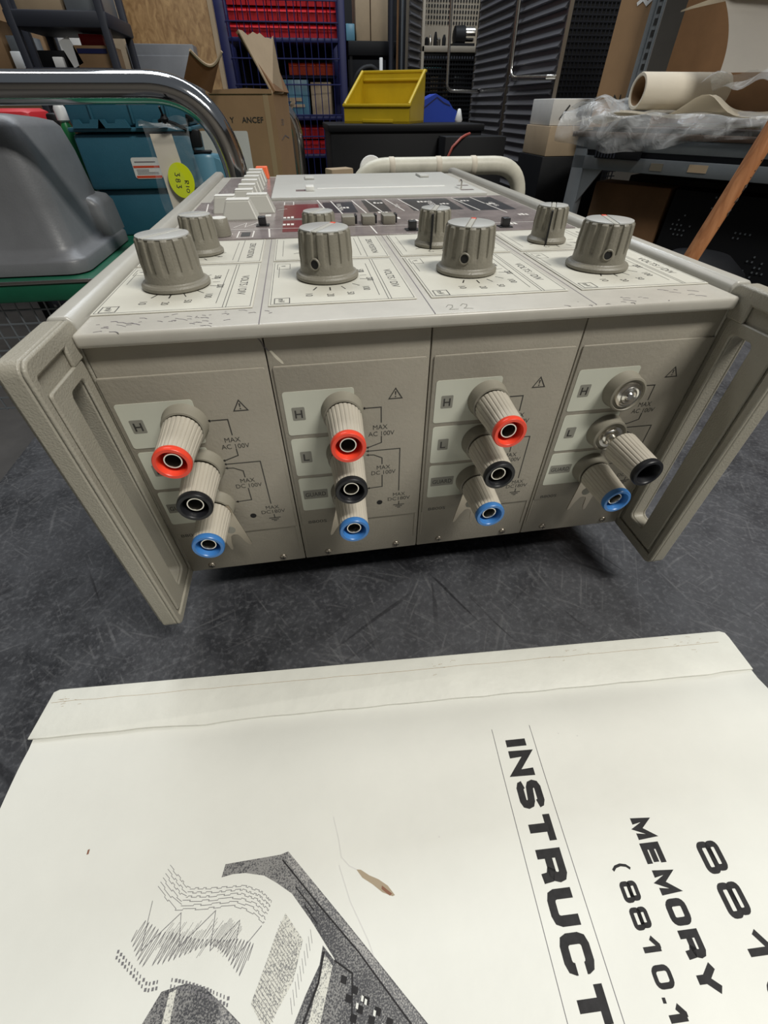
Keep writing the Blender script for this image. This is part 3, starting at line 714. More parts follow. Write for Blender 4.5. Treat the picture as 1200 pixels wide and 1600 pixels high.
# block letters, built from strokes.  centre lines in a box of width 1, height 1
def rr(w=1., h=1., r=.28, y0=0., a=0, b=360): 
    pts = []
    for cx, cy, a0 in ((w-r, y0+h-r, 0), (r, y0+h-r, 90), (r, y0+r, 180), (w-r, y0+r, 270)):
        for k in range(5): t = math.radians(a0+22.5*k); pts.append((cx+r*math.cos(t), cy+r*math.sin(t)))
    return pts
def eight(r=.17): return [(rr(.92, .48, r, .52)[:], True), (rr(1, .52, r, 0), True)]
GL = {
 'I': [([(.5, -.1), (.5, 1.1)], False)],
 'N': [([(0, -.1), (0, 1.0), (1, 0), (1, 1.1)], False)],
 'S': [([(1, .78), (.95, .93), (.8, 1), (.2, 1), (.05, .93), (0, .78), (.05, .62), (.2, .54), (.8, .46), (.95, .38), (1, .22), (.95, .07), (.8, 0), (.2, 0), (.05, .07), (0, .22)], False)],
 'T': [([(-.1, 1), (1.1, 1)], False), ([(.5, 1), (.5, -.1)], False)],
 'R': [([(0, -.1), (0, 1), (.8, 1), (.95, .92), (1, .74), (.95, .56), (.8, .46), (0, .46)], False), ([(.6, .46), (.95, .30), (1, -.1)], False)],
 'U': [([(0, 1.1), (0, .25), (.07, .07), (.25, 0), (.75, 0), (.93, .07), (1, .25), (1, 1.1)], False)],
 'C': [([(1, .72), (1, .78), (.93, .93), (.75, 1), (.25, 1), (.07, .93), (0, .75), (0, .25), (.07, .07), (.25, 0), (.75, 0), (.93, .07), (1, .25), (1, .3)], False)],
 'O': [(rr(1, 1, .27), True)], '0': [(rr(.9, 1, .27), True)],
 'M': [([(0, -.1), (0, 1.0), (.5, .1), (1, 1.0), (1, -.1)], False)],
 'E': [([(1.05, 1), (0, 1), (0, 0), (1.05, 0)], False), ([(0, .5), (.98, .5)], False)],
 'Y': [([(-.05, 1.1), (.5, .42), (1.05, 1.1)], False), ([(.5, .5), (.5, -.1)], False)],
 'H': [([(0, -.1), (0, 1.1)], False), ([(1, -.1), (1, 1.1)], False), ([(0, .5), (1, .5)], False)],
 '8': eight(), '1': [([(.0, .62), (.45, 1.0), (.62, 1.0)], False), ([(.62, 1.1), (.62, -.1)], False)],
 '(': [([(.75, 1.15), (.45, .9), (.33, .5), (.45, .1), (.75, -.15)], False)],
 ',': [([(.25, .05), (.2, -.2)], False)],
}
def word(ink, s, v0, u0, cap, gw, adv, t):
    """text runs along +v with its top towards +u"""
    x = v0
    for ch in s:
        if ch != ' ':
            h = cap-t; w_ = (gw if ch not in 'I' else t)-t
            for pts, cl in GL[ch]:
                if ch == 'I': q = [(u0+t/2+h*p[1]*1.0, x+t/2) for p in pts]
                else: q = [(u0+t/2+h*p[1], x+t/2+w_*p[0]) for p in pts]
                q = [(min(max(a, u0-.003 if ch in ',(' else u0), u0+cap+(.004 if ch == '(' else 0)), b) for a, b in q]
                ink.line([UV(p) for p in q], t*(1 if ch not in '(,' else .6), cl)
        x += (adv if ch not in 'I' else adv-gw+t) 
    return x
ink = D()
x = word(ink, 'INSTRUCTION', .348, 1.803, .088, .085, .0985, .0245)
word(ink, 'MEMORY H', .628, 2.158, .064, .060, .0690, .0180)
x = word(ink, '(', .728, 2.040, .056, .040, .05, .012)
word(ink, '8810', .783, 2.041, .055, .050, .0605, .0122); word(ink, ',', 1.018, 2.041, .055, .03, .03, .018); word(ink, '1', 1.035, 2.041, .055, .048, .06, .0145)
word(ink, '8810', .711, 2.340, .074, .082, .1035, .0165)
ink.done('cover_lettering', 'print', man)
ink = D(); ink.line([UV((1.768, .305+k*.05)) for k in range(37)], .0022); ink.line([UV((1.919, .303+k*.05)) for k in range(37)], .0022); ink.done('title_rule', 'fineline', man)

def dpoly(pts, name, m, dz=.0006): 
    k = D(); k.poly([UV(p) for p in pts][::-1]); return k.done(name, m, man, dz)
dpoly([(.803, .624), (.976, .616), (.972, .686), (.93, .664), (.87, .652), (.83, .651), (.796, .656)], 'printed_picture', 'halftone')
dpoly([(.976, .616), (1.002, .610), (1.20, .808), (1.50, 1.115), (1.42, 1.2), (1.13, .842), (1.08, .78), (1.02, .715), (.972, .686)], 'printed_picture', 'halftone')
dpoly([(1.002, .610), (1.52, 1.14), (1.50, 1.155), (.995, .630)], 'printed_picture', 'halftone_mid', .0010)
dpoly([(1.117, .837), (1.25, .97), (1.42, 1.19), (.98, 1.25), (1.00, 1.05), (1.07, .93), (1.108, .875)], 'printed_picture', 'halftone')
dpoly([(1.118, .850), (1.145, .880), (1.10, 1.02), (1.06, 1.10), (1.045, 1.08), (1.09, .95)], 'printed_picture', 'halftone_pale', .0010)
dpoly([(.675, .886), (.74, .876), (.79, .888), (.828, .912), (.90, .963), (.98, 1.06), (.98, 1.25), (.50, 1.25), (.62, .97)], 'printed_picture', 'halftone')
dpoly([(.84, .925), (.90, .965), (.96, 1.05), (.90, 1.05), (.835, .97)], 'printed_picture', 'halftone_mid', .0010)
dpoly([(.697, .89), (.715, .885), (.708, 1.1), (.68, 1.1)], 'printed_picture', 'halftone_pale', .0010)
ink = D(); ink.line([UV(p) for p in ((.985, .63), (1.10, .745), (1.22, .86), (1.42, 1.08))], .004); ink.line([UV(p) for p in ((1.03, .70), (1.09, .76))], .003); ink.line([UV(p) for p in ((1.06, .745), (1.10, .79))], .003)
ink.line([UV(p) for p in ((1.12, .85), (1.105, .91), (1.06, .99), (1.04, 1.1))], .006); ink.line([UV(p) for p in ((1.15, .87), (1.2, .90), (1.19, 1.1))], .004)
ink.done('printed_picture', 'print', man, .0012)
# control blocks on the pictured instrument
k = D(); rg = random.Random(4)
for i in range(6):
    for j in range(5):
        a = 1.17+i*.03+j*.012; b = .90+j*.036+i*.022
        k.poly([UV(p) for p in ((a, b), (a+.016, b+.006), (a+.012, b+.020), (a-.004, b+.014))][::-1])
k.done('printed_picture', 'print', man, .0012)
k = D()
for i in range(9):
    a = 1.20+rg.uniform(0, .14); b = .915+(a-1.2)*.8+rg.uniform(0, .08); k.poly([UV(p) for p in ((a, b), (a+.006, b+.003), (a+.003, b+.013), (a-.003, b+.010))][::-1])
k.done('printed_picture', 'paper', man, .0016)
# the strip of chart paper with traces
def strip(s, t):
    """s 0..1 along the strip (left to right), t 0..1 top to bottom"""
    T_ = [(.628, .606), (.70, .668), (.775, .675), (.874, .678), (.930, .698), (.961, .724)]
    B_ = [(.540, .785), (.600, .835), (.690, .840), (.775, .835), (.830, .850), (.900, .890)]
    f = s*5; i = min(4, int(f)); f -= i
    a = [T_[i][q]*(1-f)+T_[i+1][q]*f for q in (0, 1)]; b = [B_[i][q]*(1-f)+B_[i+1][q]*f for q in (0, 1)]
    return (a[0]+(b[0]-a[0])*t, a[1]+(b[1]-a[1])*t)
ink = D(); rg = random.Random(6)
for row in range(6):
    t = .02+.055*row
    seg = []; x = .0; up = 0
    while x < 1:
        if .21 < x < .235: 
            if len(seg) > 1: ink.line([UV(strip(*p)) for p in seg], .0013)
            seg = []
        dt = .018 if up else 0; seg.append((x, t+dt)); w_ = rg.uniform(.012, .05) if row < 3 else rg.uniform(.03, .10); seg.append((min(1, x+w_), t+dt)); x += w_; up = 1-up
    ink.line([UV(strip(*p)) for p in seg], .0013)
wave = [(.03+.94*k/400, 0) for k in range(401)]
seg = [(x, .78+.20*math.sin(k*PI*2/12.5)*(.6+.4*math.sin(k*.019))) for k, (x, _) in enumerate(wave)]
for a, b in ((0, 88), (96, 401)): ink.line([UV(strip(*p)) for p in seg[a:b]], .0016)
for amp, base in ((.28, .60),):
    seg = []; y = base
    for k in range(9): seg.append((.02+k*.12, base+(amp if k % 2 else -amp*.9)*(1 if k % 3 else .6)))
    ink.line([UV(strip(*p)) for p in seg], .0018)
for k in range(46):
    x = .24+k*.0125; a = rg.uniform(.45, .6); ink.line([UV(strip(x, a)), UV(strip(x-.02, a+rg.uniform(.2, .4)))], .0008)
ink.done('chart_trace', 'fineline', man, .0008)
k = D()
for i in range(34):
    s_ = i/33
    if .42 < s_ < .50: continue
    a = .526+.331*s_; b = .795+.09*min(1, s_*3.2)+.030*max(0, s_-.5)*2-.02*math.sin(s_*PI)
    for r_ in (0, 1): k.rect(a, a+rg.uniform(.003, .007), -(b+r_*.012)-.0035, -(b+r_*.012)+.0035)
k.done('chart_caption', 'fineline', man, .0008)
dpoly([(1.004, .758), (1.059, .820), (1.035, .90), (.968, .985), (.923, .931), (.955, .86), (.98, .80)], 'printed_picture', 'halftone_pale')
ink = D()
for i in range(22):
    f = i/21; a = (.990-.065*f, .775+.155*f); b = (a[0]+.055, a[1]+.062*(1-.15*f)); ink.line([UV(a), UV(b)], .0011)
for i in range(10):
    f = i/9; a = (1.08-.05*f, .80+.13*f); ink.line([UV(a), UV((a[0]+.006, a[1]+.03))], .0010)
ink.done('chart_table', 'fineline', man, .0010)
# marks on the cover
dpoly([(1.222, .676), (1.236, .678), (1.262, .694), (1.290, .706), (1.318, .724), (1.338, .748), (1.330, .750), (1.300, .738), (1.270, .716), (1.240, .698)], 'torn_patch', 'tan')
dpoly([(1.300, .722), (1.330, .744), (1.322, .748), (1.298, .730)], 'torn_patch', 'rust', .0012)
dpoly([(.346, .545), (.352, .543), (.353, .556), (.347, .558)], 'rust_speck', 'rust')
ink = D(); ink.line([UV(p) for p in ((1.150, .53), (1.167, .592), (1.175, .64), (1.20, .665), (1.222, .676))], .003); ink.line([UV(p) for p in ((1.167, .66), (1.20, .75), (1.25, .84), (1.262, .87))], .003)
for p in ((2.09, .36), (2.02, .345), (1.5, .62)): ink.rect(p[0], p[0]+.004, -p[1], -p[1]+.004)
ink.done('crease', 'white_label', man, .0008)

# ================================================================== CART ON THE LEFT
cart = thing('utility_cart', 'green enamelled cart with a thick chrome handle, left of and behind the instrument', 'cart', (-3.4, 8.2, -8.5))
CO = (3.4, -8.2, 8.5)
mb = MB(); mb.box(-7.6, -.35, 4.6, 11.9, .12, .335, .03); mb.build('deck', 'green', cart, CO)
mb = MB(); mb.box(-7.6, -.35, 4.585, 4.62, .318, .352, .008); mb.build('deck_trim', 'chrome', cart, CO)
mb = MB(); mb.box(-7.6, -.35, 4.6, 11.9, -6.2, -6.0, .03); mb.build('lower_deck', 'green', cart, CO)
for x in (-7.3, -.65):
    for y in (4.9, 11.6):
        MB().box(x-.12, x+.12, y-.12, y+.12, -8.0, .13, .02).build('leg', 'blackp', cart, CO)
        MB(Matrix.Translation((x, y, -8.12)) @ Matrix.Rotation(PI/2, 4, 'Y')).lathe([(.36, -.12), (.38, -.06), (.38, .06), (.36, .12)], 20).build('wheel', 'blackp', cart, CO)
# wire basket under the deck edge
mb = MB()
for k in range(40): mb.tube([(-7.4+k*.17, 4.75, .1), (-7.4+k*.17, 4.75, -1.3)], .012, 5)
for k in range(9): mb.tube([(-7.5, 4.75, .0-k*.16), (-.6, 4.75, -.0-k*.16)], .012, 5)
mb.build('wire_side', 'frame', cart, CO)
def arc(p0, c, p1, n=10): return [tuple((1-t)**2*Vector(p0)+2*t*(1-t)*Vector(c)+t*t*Vector(p1)) for t in [i/n for i in range(n+1)]]
H = .0
path = [(-7.3, 4.95, .34), (-7.3, 4.95, 1.2)]+arc((-7.3, 4.95, 1.3), (-7.3, 4.95, 1.955), (-6.6, 4.95, 1.955))+[(-5, 4.95, 1.955), (-3, 4.95, 1.955)]+arc((-1.80, 4.95, 1.958), (-1.12, 4.95, 1.955), (-1.085, 4.95, 1.22), 18)+[(-1.08, 4.95, .8), (-1.08, 4.95, .34)]
mb = MB(); mb.tube(path, .148, 28, flat=.86); mb.build('chrome_handle', 'chrome', cart, CO)
# second chrome hoop farther back
h2 = thing('cart_handle', 'narrow chrome hoop handle standing behind the open cardboard box', 'handle', (-1.3, 12.3, -8.5))
mb = MB(); mb.tube([(-.36, 12.3, -8.5), (-.34, 12.3, 1.0)]+arc((-.34, 12.3, 1.2), (-.34, 12.3, 1.84), (-1.0, 12.3, 1.90))+[(-1.8, 12.3, 1.95)]+arc((-1.9, 12.3, 1.95), (-2.5, 12.3, 1.95), (-2.5, 12.3, 1.2))+[(-2.5, 12.3, -8.5)], .14, 18)
mb.build('hoop', 'chrome', h2, (1.3, -12.3, 8.5))
mb = MB(); mb.box(-2.5, -.36, 12.2, 12.4, -3, -2.8); mb.build('cross_bar', 'chrome', h2, (1.3, -12.3, 8.5))

# grey tray, upside down on the cart deck
tray = thing('plastic_tray', 'large grey moulded plastic tray upside down on the green cart deck', 'tray', (-5.1, 5.8, .352))
def loft(mb, loops, cap0=True, cap1=True):
    n = len(loops[0]); vs = [p for L in loops for p in L]; fs = []
    for i in range(len(loops)-1):
        for k in range(n): j = (k+1) % n; fs.append((i*n+k, i*n+j, (i+1)*n+j, (i+1)*n+k))
    if cap0: fs.append(tuple(reversed(range(n))))
    if cap1: fs.append(tuple(range((len(loops)-1)*n, len(loops)*n)))
    mb.add(vs, fs)
def lr(x0, x1, y0, y1, r, z, tilt=0): return [(x, y, z-tilt*(y-y0)) for x, y in rrect(x0, x1, y0, y1, r, 5)]
mb = MB()
loft(mb, [lr(-7.0, -3.06, 4.82, 6.84, .22, .352), lr(-7.0, -3.06, 4.82, 6.84, .22, .47), lr(-6.98, -3.08, 4.84, 6.82, .22, .50), lr(-6.85, -3.17, 4.95, 6.76, .20, .515), lr(-6.80, -3.20, 5.00, 6.74, .20, .60),
          lr(-6.74, -3.24, 5.06, 6.71, .22, 1.0), lr(-6.70, -3.27, 5.10, 6.68, .24, 1.4), lr(-6.66, -3.31, 5.14, 6.64, .26, 1.66, .02), lr(-6.62, -3.35, 5.20, 6.58, .26, 1.745, .045), lr(-6.5, -3.47, 5.34, 6.46, .22, 1.775, .055)])
mb.build('tray_body', 'trayg', tray, (5.1, -5.8, -.352), smooth=60)
mb = MB(); loft(mb, [lr(-6.7, -3.08, 6.1, 6.82, .1, .5), lr(-6.7, -3.10, 6.1, 6.80, .1, .84), lr(-6.7, -3.15, 6.1, 6.77, .1, .92), lr(-6.7, -3.30, 6.15, 6.7, .1, .96)])
mb.build('tray_shoulder', 'trayg', tray, (5.1, -5.8, -.352), smooth=60)

# teal tool case
case = thing('tool_case', 'teal plastic tool case with ribbed lid and small label, behind the grey tray', 'case', (-2.6, 7.6, .335), 0)
K = (2.6, -7.6, -.335)
KS = .803; KT = Matrix.Translation((-.378*(1-KS), 6.95-9*KS, 1.8235*(1-KS))) @ Matrix.Scale(KS, 4)
mb = MB(KT); mb.box(-4.12, -2.35, 9.10, 10.3, -.029, .70, .05); mb.box(-4.15, -2.22, 9.0, 10.35, .70, 1.48, .06); mb.build('case_body', 'teal', case, K)
mb = MB(KT); mb.box(-4.17, -2.16, 8.95, 10.38, 1.50, 1.56, .02); mb.box(-4.12, -2.2, 9.0, 10.35, 1.56, 2.02, .07); mb.build('lid', 'teal', case, K)
for x in (-3.72, -3.08, -2.50):
    MB(KT).box(x-.02, x+.02, 8.96, 9.02, 1.60, 2.0, .01).build('lid_rib', 'teal', case, K)
for x in (-3.80, -3.40, -2.8):
    mb = MB(KT); mb.prism([(x-.26, 1.55), (x+.26, 1.55), (x+.20, 1.66), (x+.06, 1.66), (x+.03, 1.61), (x-.10, 1.61), (x-.13, 1.66), (x-.21, 1.66)], 8.90, 8.97, 'y'); mb.build('lid_rib', 'teal', case, K)
mb = Ink((0, 8.995, 0), (1, 0, 0), (0, 0, 1), .006); mb.T = KT @ mb.T; mb.poly(rrect(-3.33, -2.86, .86, 1.16, .04)); o = mb.build('paper_label', 'white_label', case, K, smooth=0)
mb = Ink((0, 8.995, 0), (1, 0, 0), (0, 0, 1), .009); mb.T = KT @ mb.T; mb.rect(-3.32, -2.87, 1.015, 1.045); mb.rect(-3.31, -2.87, .87, .905); mb.build('label_stripe', 'orangebin', o, smooth=0)
mb = Ink((0, 8.995, 0), (1, 0, 0), (0, 0, 1), .009); mb.T = KT @ mb.T; rg = random.Random(2)
for k in range(4): mb.rect(-3.28, -3.28+rg.uniform(.2, .38), .925+k*.02, .932+k*.02)
mb.rect(-3.28, -2.92, 1.09, 1.105); mb.build('label_lines', 'grime', o, smooth=0)
mb = MB(KT @ Matrix.Translation((-2.05, 9.15, -.029))); mb.lathe([(.26, 0), (.26, 1.17), (.24, 1.21), (.10, 1.23)], 28); mb.build('drum', 'teal_light', case, K)
mb = MB(KT); mb.prism([(-1.95, 1.17), (-1.80, 1.12), (-1.70, .95), (-1.70, -.02), (-1.95, -.02)], 8.95, 9.2, 'y'); mb.build('drum_wing', 'teal_light', case, K)
for z0, z1, x1 in ((1.28, 1.52, -2.06), (1.62, 1.72, -2.12), (1.20, 1.24, -1.92)):
    MB(KT).box(-2.22, x1, 9.0, 9.2, z0, z1, .02).build('latch', 'blackp', case, K)

# things behind the tray
tag(MB().box(-4.75, -4.0, 7.4, 8.2, .335, 1.80, .12).build('fabric_bag', 'redbin'), 'red bag showing between grey tray and chrome handle', 'bag')
b = thing('plastic_bottle', 'small green and white bottle between grey tray and teal case', 'bottle', (-3.64, 7.5, .335))
MB().lathe([(.08, 0), (.09, .05), (.09, 1.1), (.08, 1.25), (.05, 1.32)], 20).build('bottle_body', 'greenp', b)
MB().lathe([(.05, 1.32), (.08, 1.34), (.08, 1.46), (.06, 1.50)], 16).build('cap', 'whitep', b)
tag(MB().box(-3.95, -3.80, 7.7, 8.0, .335, 1.75, .04).build('dark_box', 'blackp'), 'narrow black box beside the small green bottle', 'box')

# clear bag hanging from the chrome handle, card and round sticker inside
bag = thing('plastic_bag', 'clear plastic bag tied to the chrome handle, holding a cream card with yellow sticker', 'bag', (-1.67, 4.8, .86))
BG = (1.67, -4.8, -.86)
KS2 = .94; BT = Matrix.Translation((-.378*(1-KS2), 4.80-5.2*KS2, 1.8235*(1-KS2))) @ Matrix.Scale(KS2, 4)
def bagf(off):
    def f(u, v):
        x = -2.03+.50*u+.20*(1-v)*-0+(.02*math.sin(7*v+3*u)); z = 1.72-.98*v
        wdt = .16*math.sin(PI*min(1, max(0, u)))*min(1, v*3)
        return (x+(.0)*v, 5.20+off*wdt*.5+.015*math.sin(11*u+5*v), z-.03*math.sin(u*PI*2)*(1-v))
    return f
mb = MB(BT); mb.grid(bagf(-1), 18, 26); mb.grid(bagf(1), 18, 26); mb.build('bag_film', 'bagfilm', bag, BG, smooth=60)
mb = MB(BT); mb.grid(lambda a, b: (-2.03+.50*a, 5.10+.015*math.sin(9*a+3*b), 1.665+.04*b-.03*a+.008*math.sin(14*a)), 20, 3); mb.build('zip_strip', 'film', bag, BG)
mb = MB(BT); mb.prism([(-1.965, 1.60), (-1.735, 1.60), (-1.66, .80), (-1.93, .80)], 5.19, 5.205, 'y', .003); mb.build('cream_card', 'rollpaper', bag, BG)
T = BT @ Matrix.Translation((-1.745, 5.135, 1.195)) @ Matrix.Rotation(math.radians(-10), 4, 'Z') @ Matrix.Rotation(PI/2, 4, 'X') @ Matrix.Rotation(math.radians(-6), 4, 'Z')
mb = MB(T); mb.prism(circ(0, 0, .148, 40, .165), 0, .003, 'z'); st = mb.build('round_sticker', 'sticker', bag, BG)
class TInk(Ink):
    def __init__(s, T): MB.__init__(s, T)
mb = TInk(T @ Matrix.Translation((0, 0, .0045)) @ Matrix.Rotation(math.radians(-86), 4, 'Z'))
mb.line([(.0, .035), (.0, .080), (.020, .080), (.026, .068), (.018, .058), (.0, .058), (.026, .035)], .007)
mb.line([(.052, .038), (.054, .078)], .007); mb.line([(x+.092, y+.054) for x, y in circ(0, 0, .017, 12)], .007, True)
def three(x, y, k=1.): mb.line([(x-.015*k, y+.028*k), (x+.010*k, y+.026*k), (x-.002*k, y+.006*k), (x+.014*k, y-.006*k), (x+.006*k, y-.026*k), (x-.016*k, y-.022*k)], .008)
three(-.055, -.032); three(.055, -.042)
mb.line([(x, y-.025) for x, y in circ(0, 0, .012, 10)], .007, True); mb.line([(x, y-.050) for x, y in circ(0, 0, .014, 10)], .007, True)
mb.build('handwriting', 'ink', st, None, smooth=0)
mb = MB(BT); mb.tube([(-1.83, 5.18, 1.70), (-1.75, 5.15, 1.73), (-1.72, 5.12, 1.70), (-1.66, 5.16, 1.68), (-1.56, 5.18, 1.63)], .016, 8); mb.lathe([(.02, -.04), (.045, 0), (.02, .04)], 10, Matrix.Translation((-1.755, 5.13, 1.72))); mb.tube([(-1.755, 5.12, 1.73), (-1.76, 5.06, 1.82)], .012, 6)
mb.build('tie', 'blackp', bag, BG)

# open cardboard box
bx = thing('cardboard_box', 'open brown cardboard box with white label and raised flaps, behind the chrome handle', 'box', (-.715, 10, .335), math.radians(-10))
mb = MB(); mb.box(-1.6, 0, 0, .02, 0, 1.66); mb.box(-1.6, 0, 1.48, 1.5, 0, 1.66); mb.box(-.02, 0, .02, 1.48, 0, 1.66); mb.box(-1.6, -1.58, .02, 1.48, 0, 1.66); mb.box(-1.58, -.02, .02, 1.48, 0, .02)
mb.build('carton', 'card', bx)
def flap(pts, T, nm='flap', m='card'):
    mb = MB(T); mb.prism(pts, 0, .03, 'y'); o = mb.build(nm, m, bx); return o
flap([(-1.2, 0), (-.02, 0), (-.02, .06), (-.5, .075), (-1.2, .05)], Matrix.Translation((0, -.02, 1.65)))
# tall torn flap folded up from the right side
rg = random.Random(9)
def quadflap(c0, c1, t0, t1, th, m, torn=0.):
    c0, c1, t0, t1 = map(Vector, (c0, c1, t0, t1)); nn = (c1-c0).cross(t0-c0).normalized()*th
    top_ = [t0.lerp(t1, i/10)+(t0-c0).normalized()*(rg.uniform(-torn, torn*.5) if 0 < i < 10 else 0) for i in range(11)]
    lp = [c0]+top_+[c1]; n = len(lp); vs = lp+[p+nn for p in lp]
    MB().add(vs, [tuple(range(n)), tuple(reversed(range(n, 2*n)))]+[(i, n+i, n+(i+1) % n, (i+1) % n) for i in range(n)]).build('flap', m, bx, smooth=0)
quadflap((0, .03, 1.66), (0, 1.45, 1.66), (-.52, .02, 2.42), (-.34, 1.42, 2.40), .05, 'card_dark', .05)
quadflap((-.02, .0, 1.64), (.02, .9, 1.66), (-.47, -.04, 2.44), (-.06, .9, 2.44), .02, 'card_pale', .07)
Tf = bx.matrix_world.inverted() if False else (Matrix.Translation((-.715, 10, .335)) @ Matrix.Rotation(math.radians(-10), 4, 'Z')).inverted()
mb = MB(Tf)
def fl(u, v):
    lo = Vector((-2.20, 9.6, 2.16)).lerp(Vector((-1.80, 9.75, 1.98)), u); hi = Vector((-1.98, 9.5, 2.50)).lerp(Vector((-1.48, 9.7, 2.50)), u)
    hi.z -= .17*math.sin(PI*u); p = lo.lerp(hi, v); p.y += .12*math.sin(PI*u); return p
mb.grid(fl, 14, 6, .02); mb.build('flap', 'card_dark', bx)
mb = MB(Tf); mb.tube([fl(i/14, 1.0) for i in range(15)], .022, 6); mb.build('torn_edge', 'card_pale', bx)
P = Ink((0, 0, 0), (1, 0, 0), (0, 0, 1), .004)
P.poly(rrect(-1.55, -.60, .45, 1.13, .03)); P.build('paper_label', 'white_label', bx, smooth=0)
P = Ink((0, 0, 0), (1, 0, 0), (0, 0, 1), .008); P.text('ANCEF', -.46, 1.25, .085, .42, 'C', .01); P.text('ALL', -1.30, 1.23, .085, .26, 'C', .01); P.text('Y', -.86, 1.25, .085, .08, 'C', .01); P.build('stencil', 'ink', bx, smooth=0)
P = Ink((.0, 0, 0), (0, 1, 0), (0, 0, 1), .004); P.text('3D', .6, 1.2, .10, .25); P.build('stencil', 'grime', bx, smooth=0)
P = Ink((.0, 0, 0), (0, 1, 0), (0, 0, 1), .004); P.line([(.3, .98), (.7, 1.04), (1.1, .98)], .02); P.build('marker_line', 'grime', bx, smooth=0)
P = Ink((0, 0, 0), (1, 0, 0), (0, 0, 1), .003); P.rect(-.20, -.10, 0, 1.66); P.build('tape_strip', 'tape', bx, smooth=0)

# ================================================================== BLUE WIRE RACK
rk = thing('wire_rack', 'tall dark blue wire-fronted rack holding rows of red bins', 'rack', (-.4, 27.5, -8.5))
KO = (.4, -27.5, 8.5)
for x0, x1 in ((-3.15, -2.72), (1.86, 2.22)):
    for y in (26, 29.2):
        MB().box(x0, x1, y, y+.35, -8.5, 8, .03).build('post', 'rackblue', rk, KO)
for z in (3.78, 1.32, -.05, -3, -6): MB().box(-2.75, 1.9, 26.0, 29.5, z, z+.14, .02).build('shelf', 'rackblue', rk, KO)
mb = MB()
for k in range(16): x = -2.6+k*.3; mb.tube([(x, 25.95, -3), (x, 25.95, 5.6)], .022, 5)
for z in (-2.0, -1.0, .3, .75, 1.5, 2.5, 3.3, 4.35, 4.95): mb.tube([(-2.75, 25.93, z), (1.9, 25.93, z)], .025, 5)
mb.build('wire_grid', 'rackblue', rk, KO)
MB().box(-2.75, 1.9, 29.4, 29.45, -8, 7).build('back_sheet', 'blackp', rk, KO)
def bin_(x, y, z, w_, d, h, m, label, group, first=[None]):
    o = thing('storage_bin', label, 'bin', (x, y, z), 0, group)
    b = MB(); b.prism([(0, 0), (d, 0), (d, h), (.12, h), (-.04, h*.72)], -w_/2, w_/2, 'x'); b.build('bin_shell', m, o)
    b = MB(); b.box(-w_/2+.02, w_/2-.02, -.07, -.03, h*.66, h*.74, .01); b.build('bin_lip', m, o)
    return o
proto = bin_(-2.45, 26.5, 3.93, .38, 1.6, .42, 'redbin', 'red storage bin on the upper tier of the dark blue rack', 'red bins on the upper tier of the blue rack')
for r_ in range(3):
    for c in range(11):
        if r_ or c: copy_tree(proto, None, (-2.45+c*.415, 26.5, 3.93+r_*.46))
proto2 = bin_(-.30, 26.5, .09, .40, 1.6, .50, 'redbin', 'red storage bin low in the dark blue rack', 'red bins low in the blue rack')
for r_ in range(2):
    for c in range(5):
        if r_ or c: copy_tree(proto2, None, (-.30+c*.43, 26.5, .09+r_*.56))
proto3 = bin_(-.15, 27.2, 2.85, .40, 1.4, .42, 'orangebin', 'orange red bin in the middle tier of the dark blue rack', 'orange red bins in the middle tier of the blue rack')
MBx = MB().box(-1.2, 1.8, 27.0, 29.2, 2.75, 2.83).build('shelf', 'rackblue', rk, KO)
for c in range(1, 5): copy_tree(proto3, None, (-.15+c*.42, 27.2, 2.85))
def cbox(name, x0, x1, y0, y1, z0, z1, m, label, cat='box', rz=0, group=None, bev=.02):
    cx, cy = (x0+x1)/2, (y0+y1)/2
    o = thing(name, label, cat, (cx, cy, z0), rz, group)
    MB().box(x0-cx, x1-cx, y0-cy, y1-cy, 0, z1-z0, bev).build('carton' if 'card' in m else 'casing', m, o)
    return o
o = cbox('parts_box', -.9, .42, 26.6, 28.4, 1.47, 2.68, 'teal_light', 'blue grey printed box in the middle tier of the blue rack', rz=.05)
mb = Ink((0, -.92, 0), (1, 0, 0), (0, 0, 1), .01); mb.rect(-.5, .3, .5, .62); mb.rect(-.5, .4, .3, .4); mb.poly([(-.55, .1), (-.2, .5), (0, .5), (-.3, .1)]); mb.build('box_print', 'card_pale', o, smooth=0)
cbox('carton_box', .62, 1.55, 26.5, 27.8, 1.47, 2.60, 'card_pale', 'pale carton box leaning in the middle tier of the blue rack', rz=-.12)
cbox('carton_box', -2.5, -1.3, 26.7, 28.0, 1.47, 2.3, 'card', 'brown carton at the left end of the blue rack middle tier')
cbox('dark_crate', -2.5, -.8, 26.7, 28.5, .09, 1.1, 'blackp', 'black crate low at the left end of the blue rack', 'crate')

# ================================================================== LEFT BACKGROUND
sb = thing('strand_board', 'upright brown wood strand board left of the blue rack', 'board', (-4.6, 24.3, -8.5))
MB().box(-1.75, 1.45, 0, .35, 0, 15, .02).build('board_sheet', 'osb', sb)
MB().box(1.45, 1.62, -.02, .4, 0, 15).build('board_edge', 'card_pale', sb)
gs = thing('grey_cabinet', 'low grey cabinet standing against the wood strand board', 'cabinet', (-5.0, 23.2, -8.5))
MB().box(-1.25, 1.15, 0, .9, 0, 12.0, .03).build('cabinet_body', 'trayg', gs)
MB().box(-1.15, 1.05, -.05, 0, .3, 11.7, .03).build('door', 'trayg', gs)
cbox('cardboard_sheet', -7.0, -6.3, 23.2, 24.0, -8.5, 6, 'card_pale', 'tall pale cardboard sheet between black shelf unit and strand board', 'cardboard')
su = thing('shelf_unit', 'black plastic shelf unit with boxes, far left behind the chrome handle', 'shelf', (-7.2, 20.5, -8.5))
SO = (7.2, -20.5, 8.5)
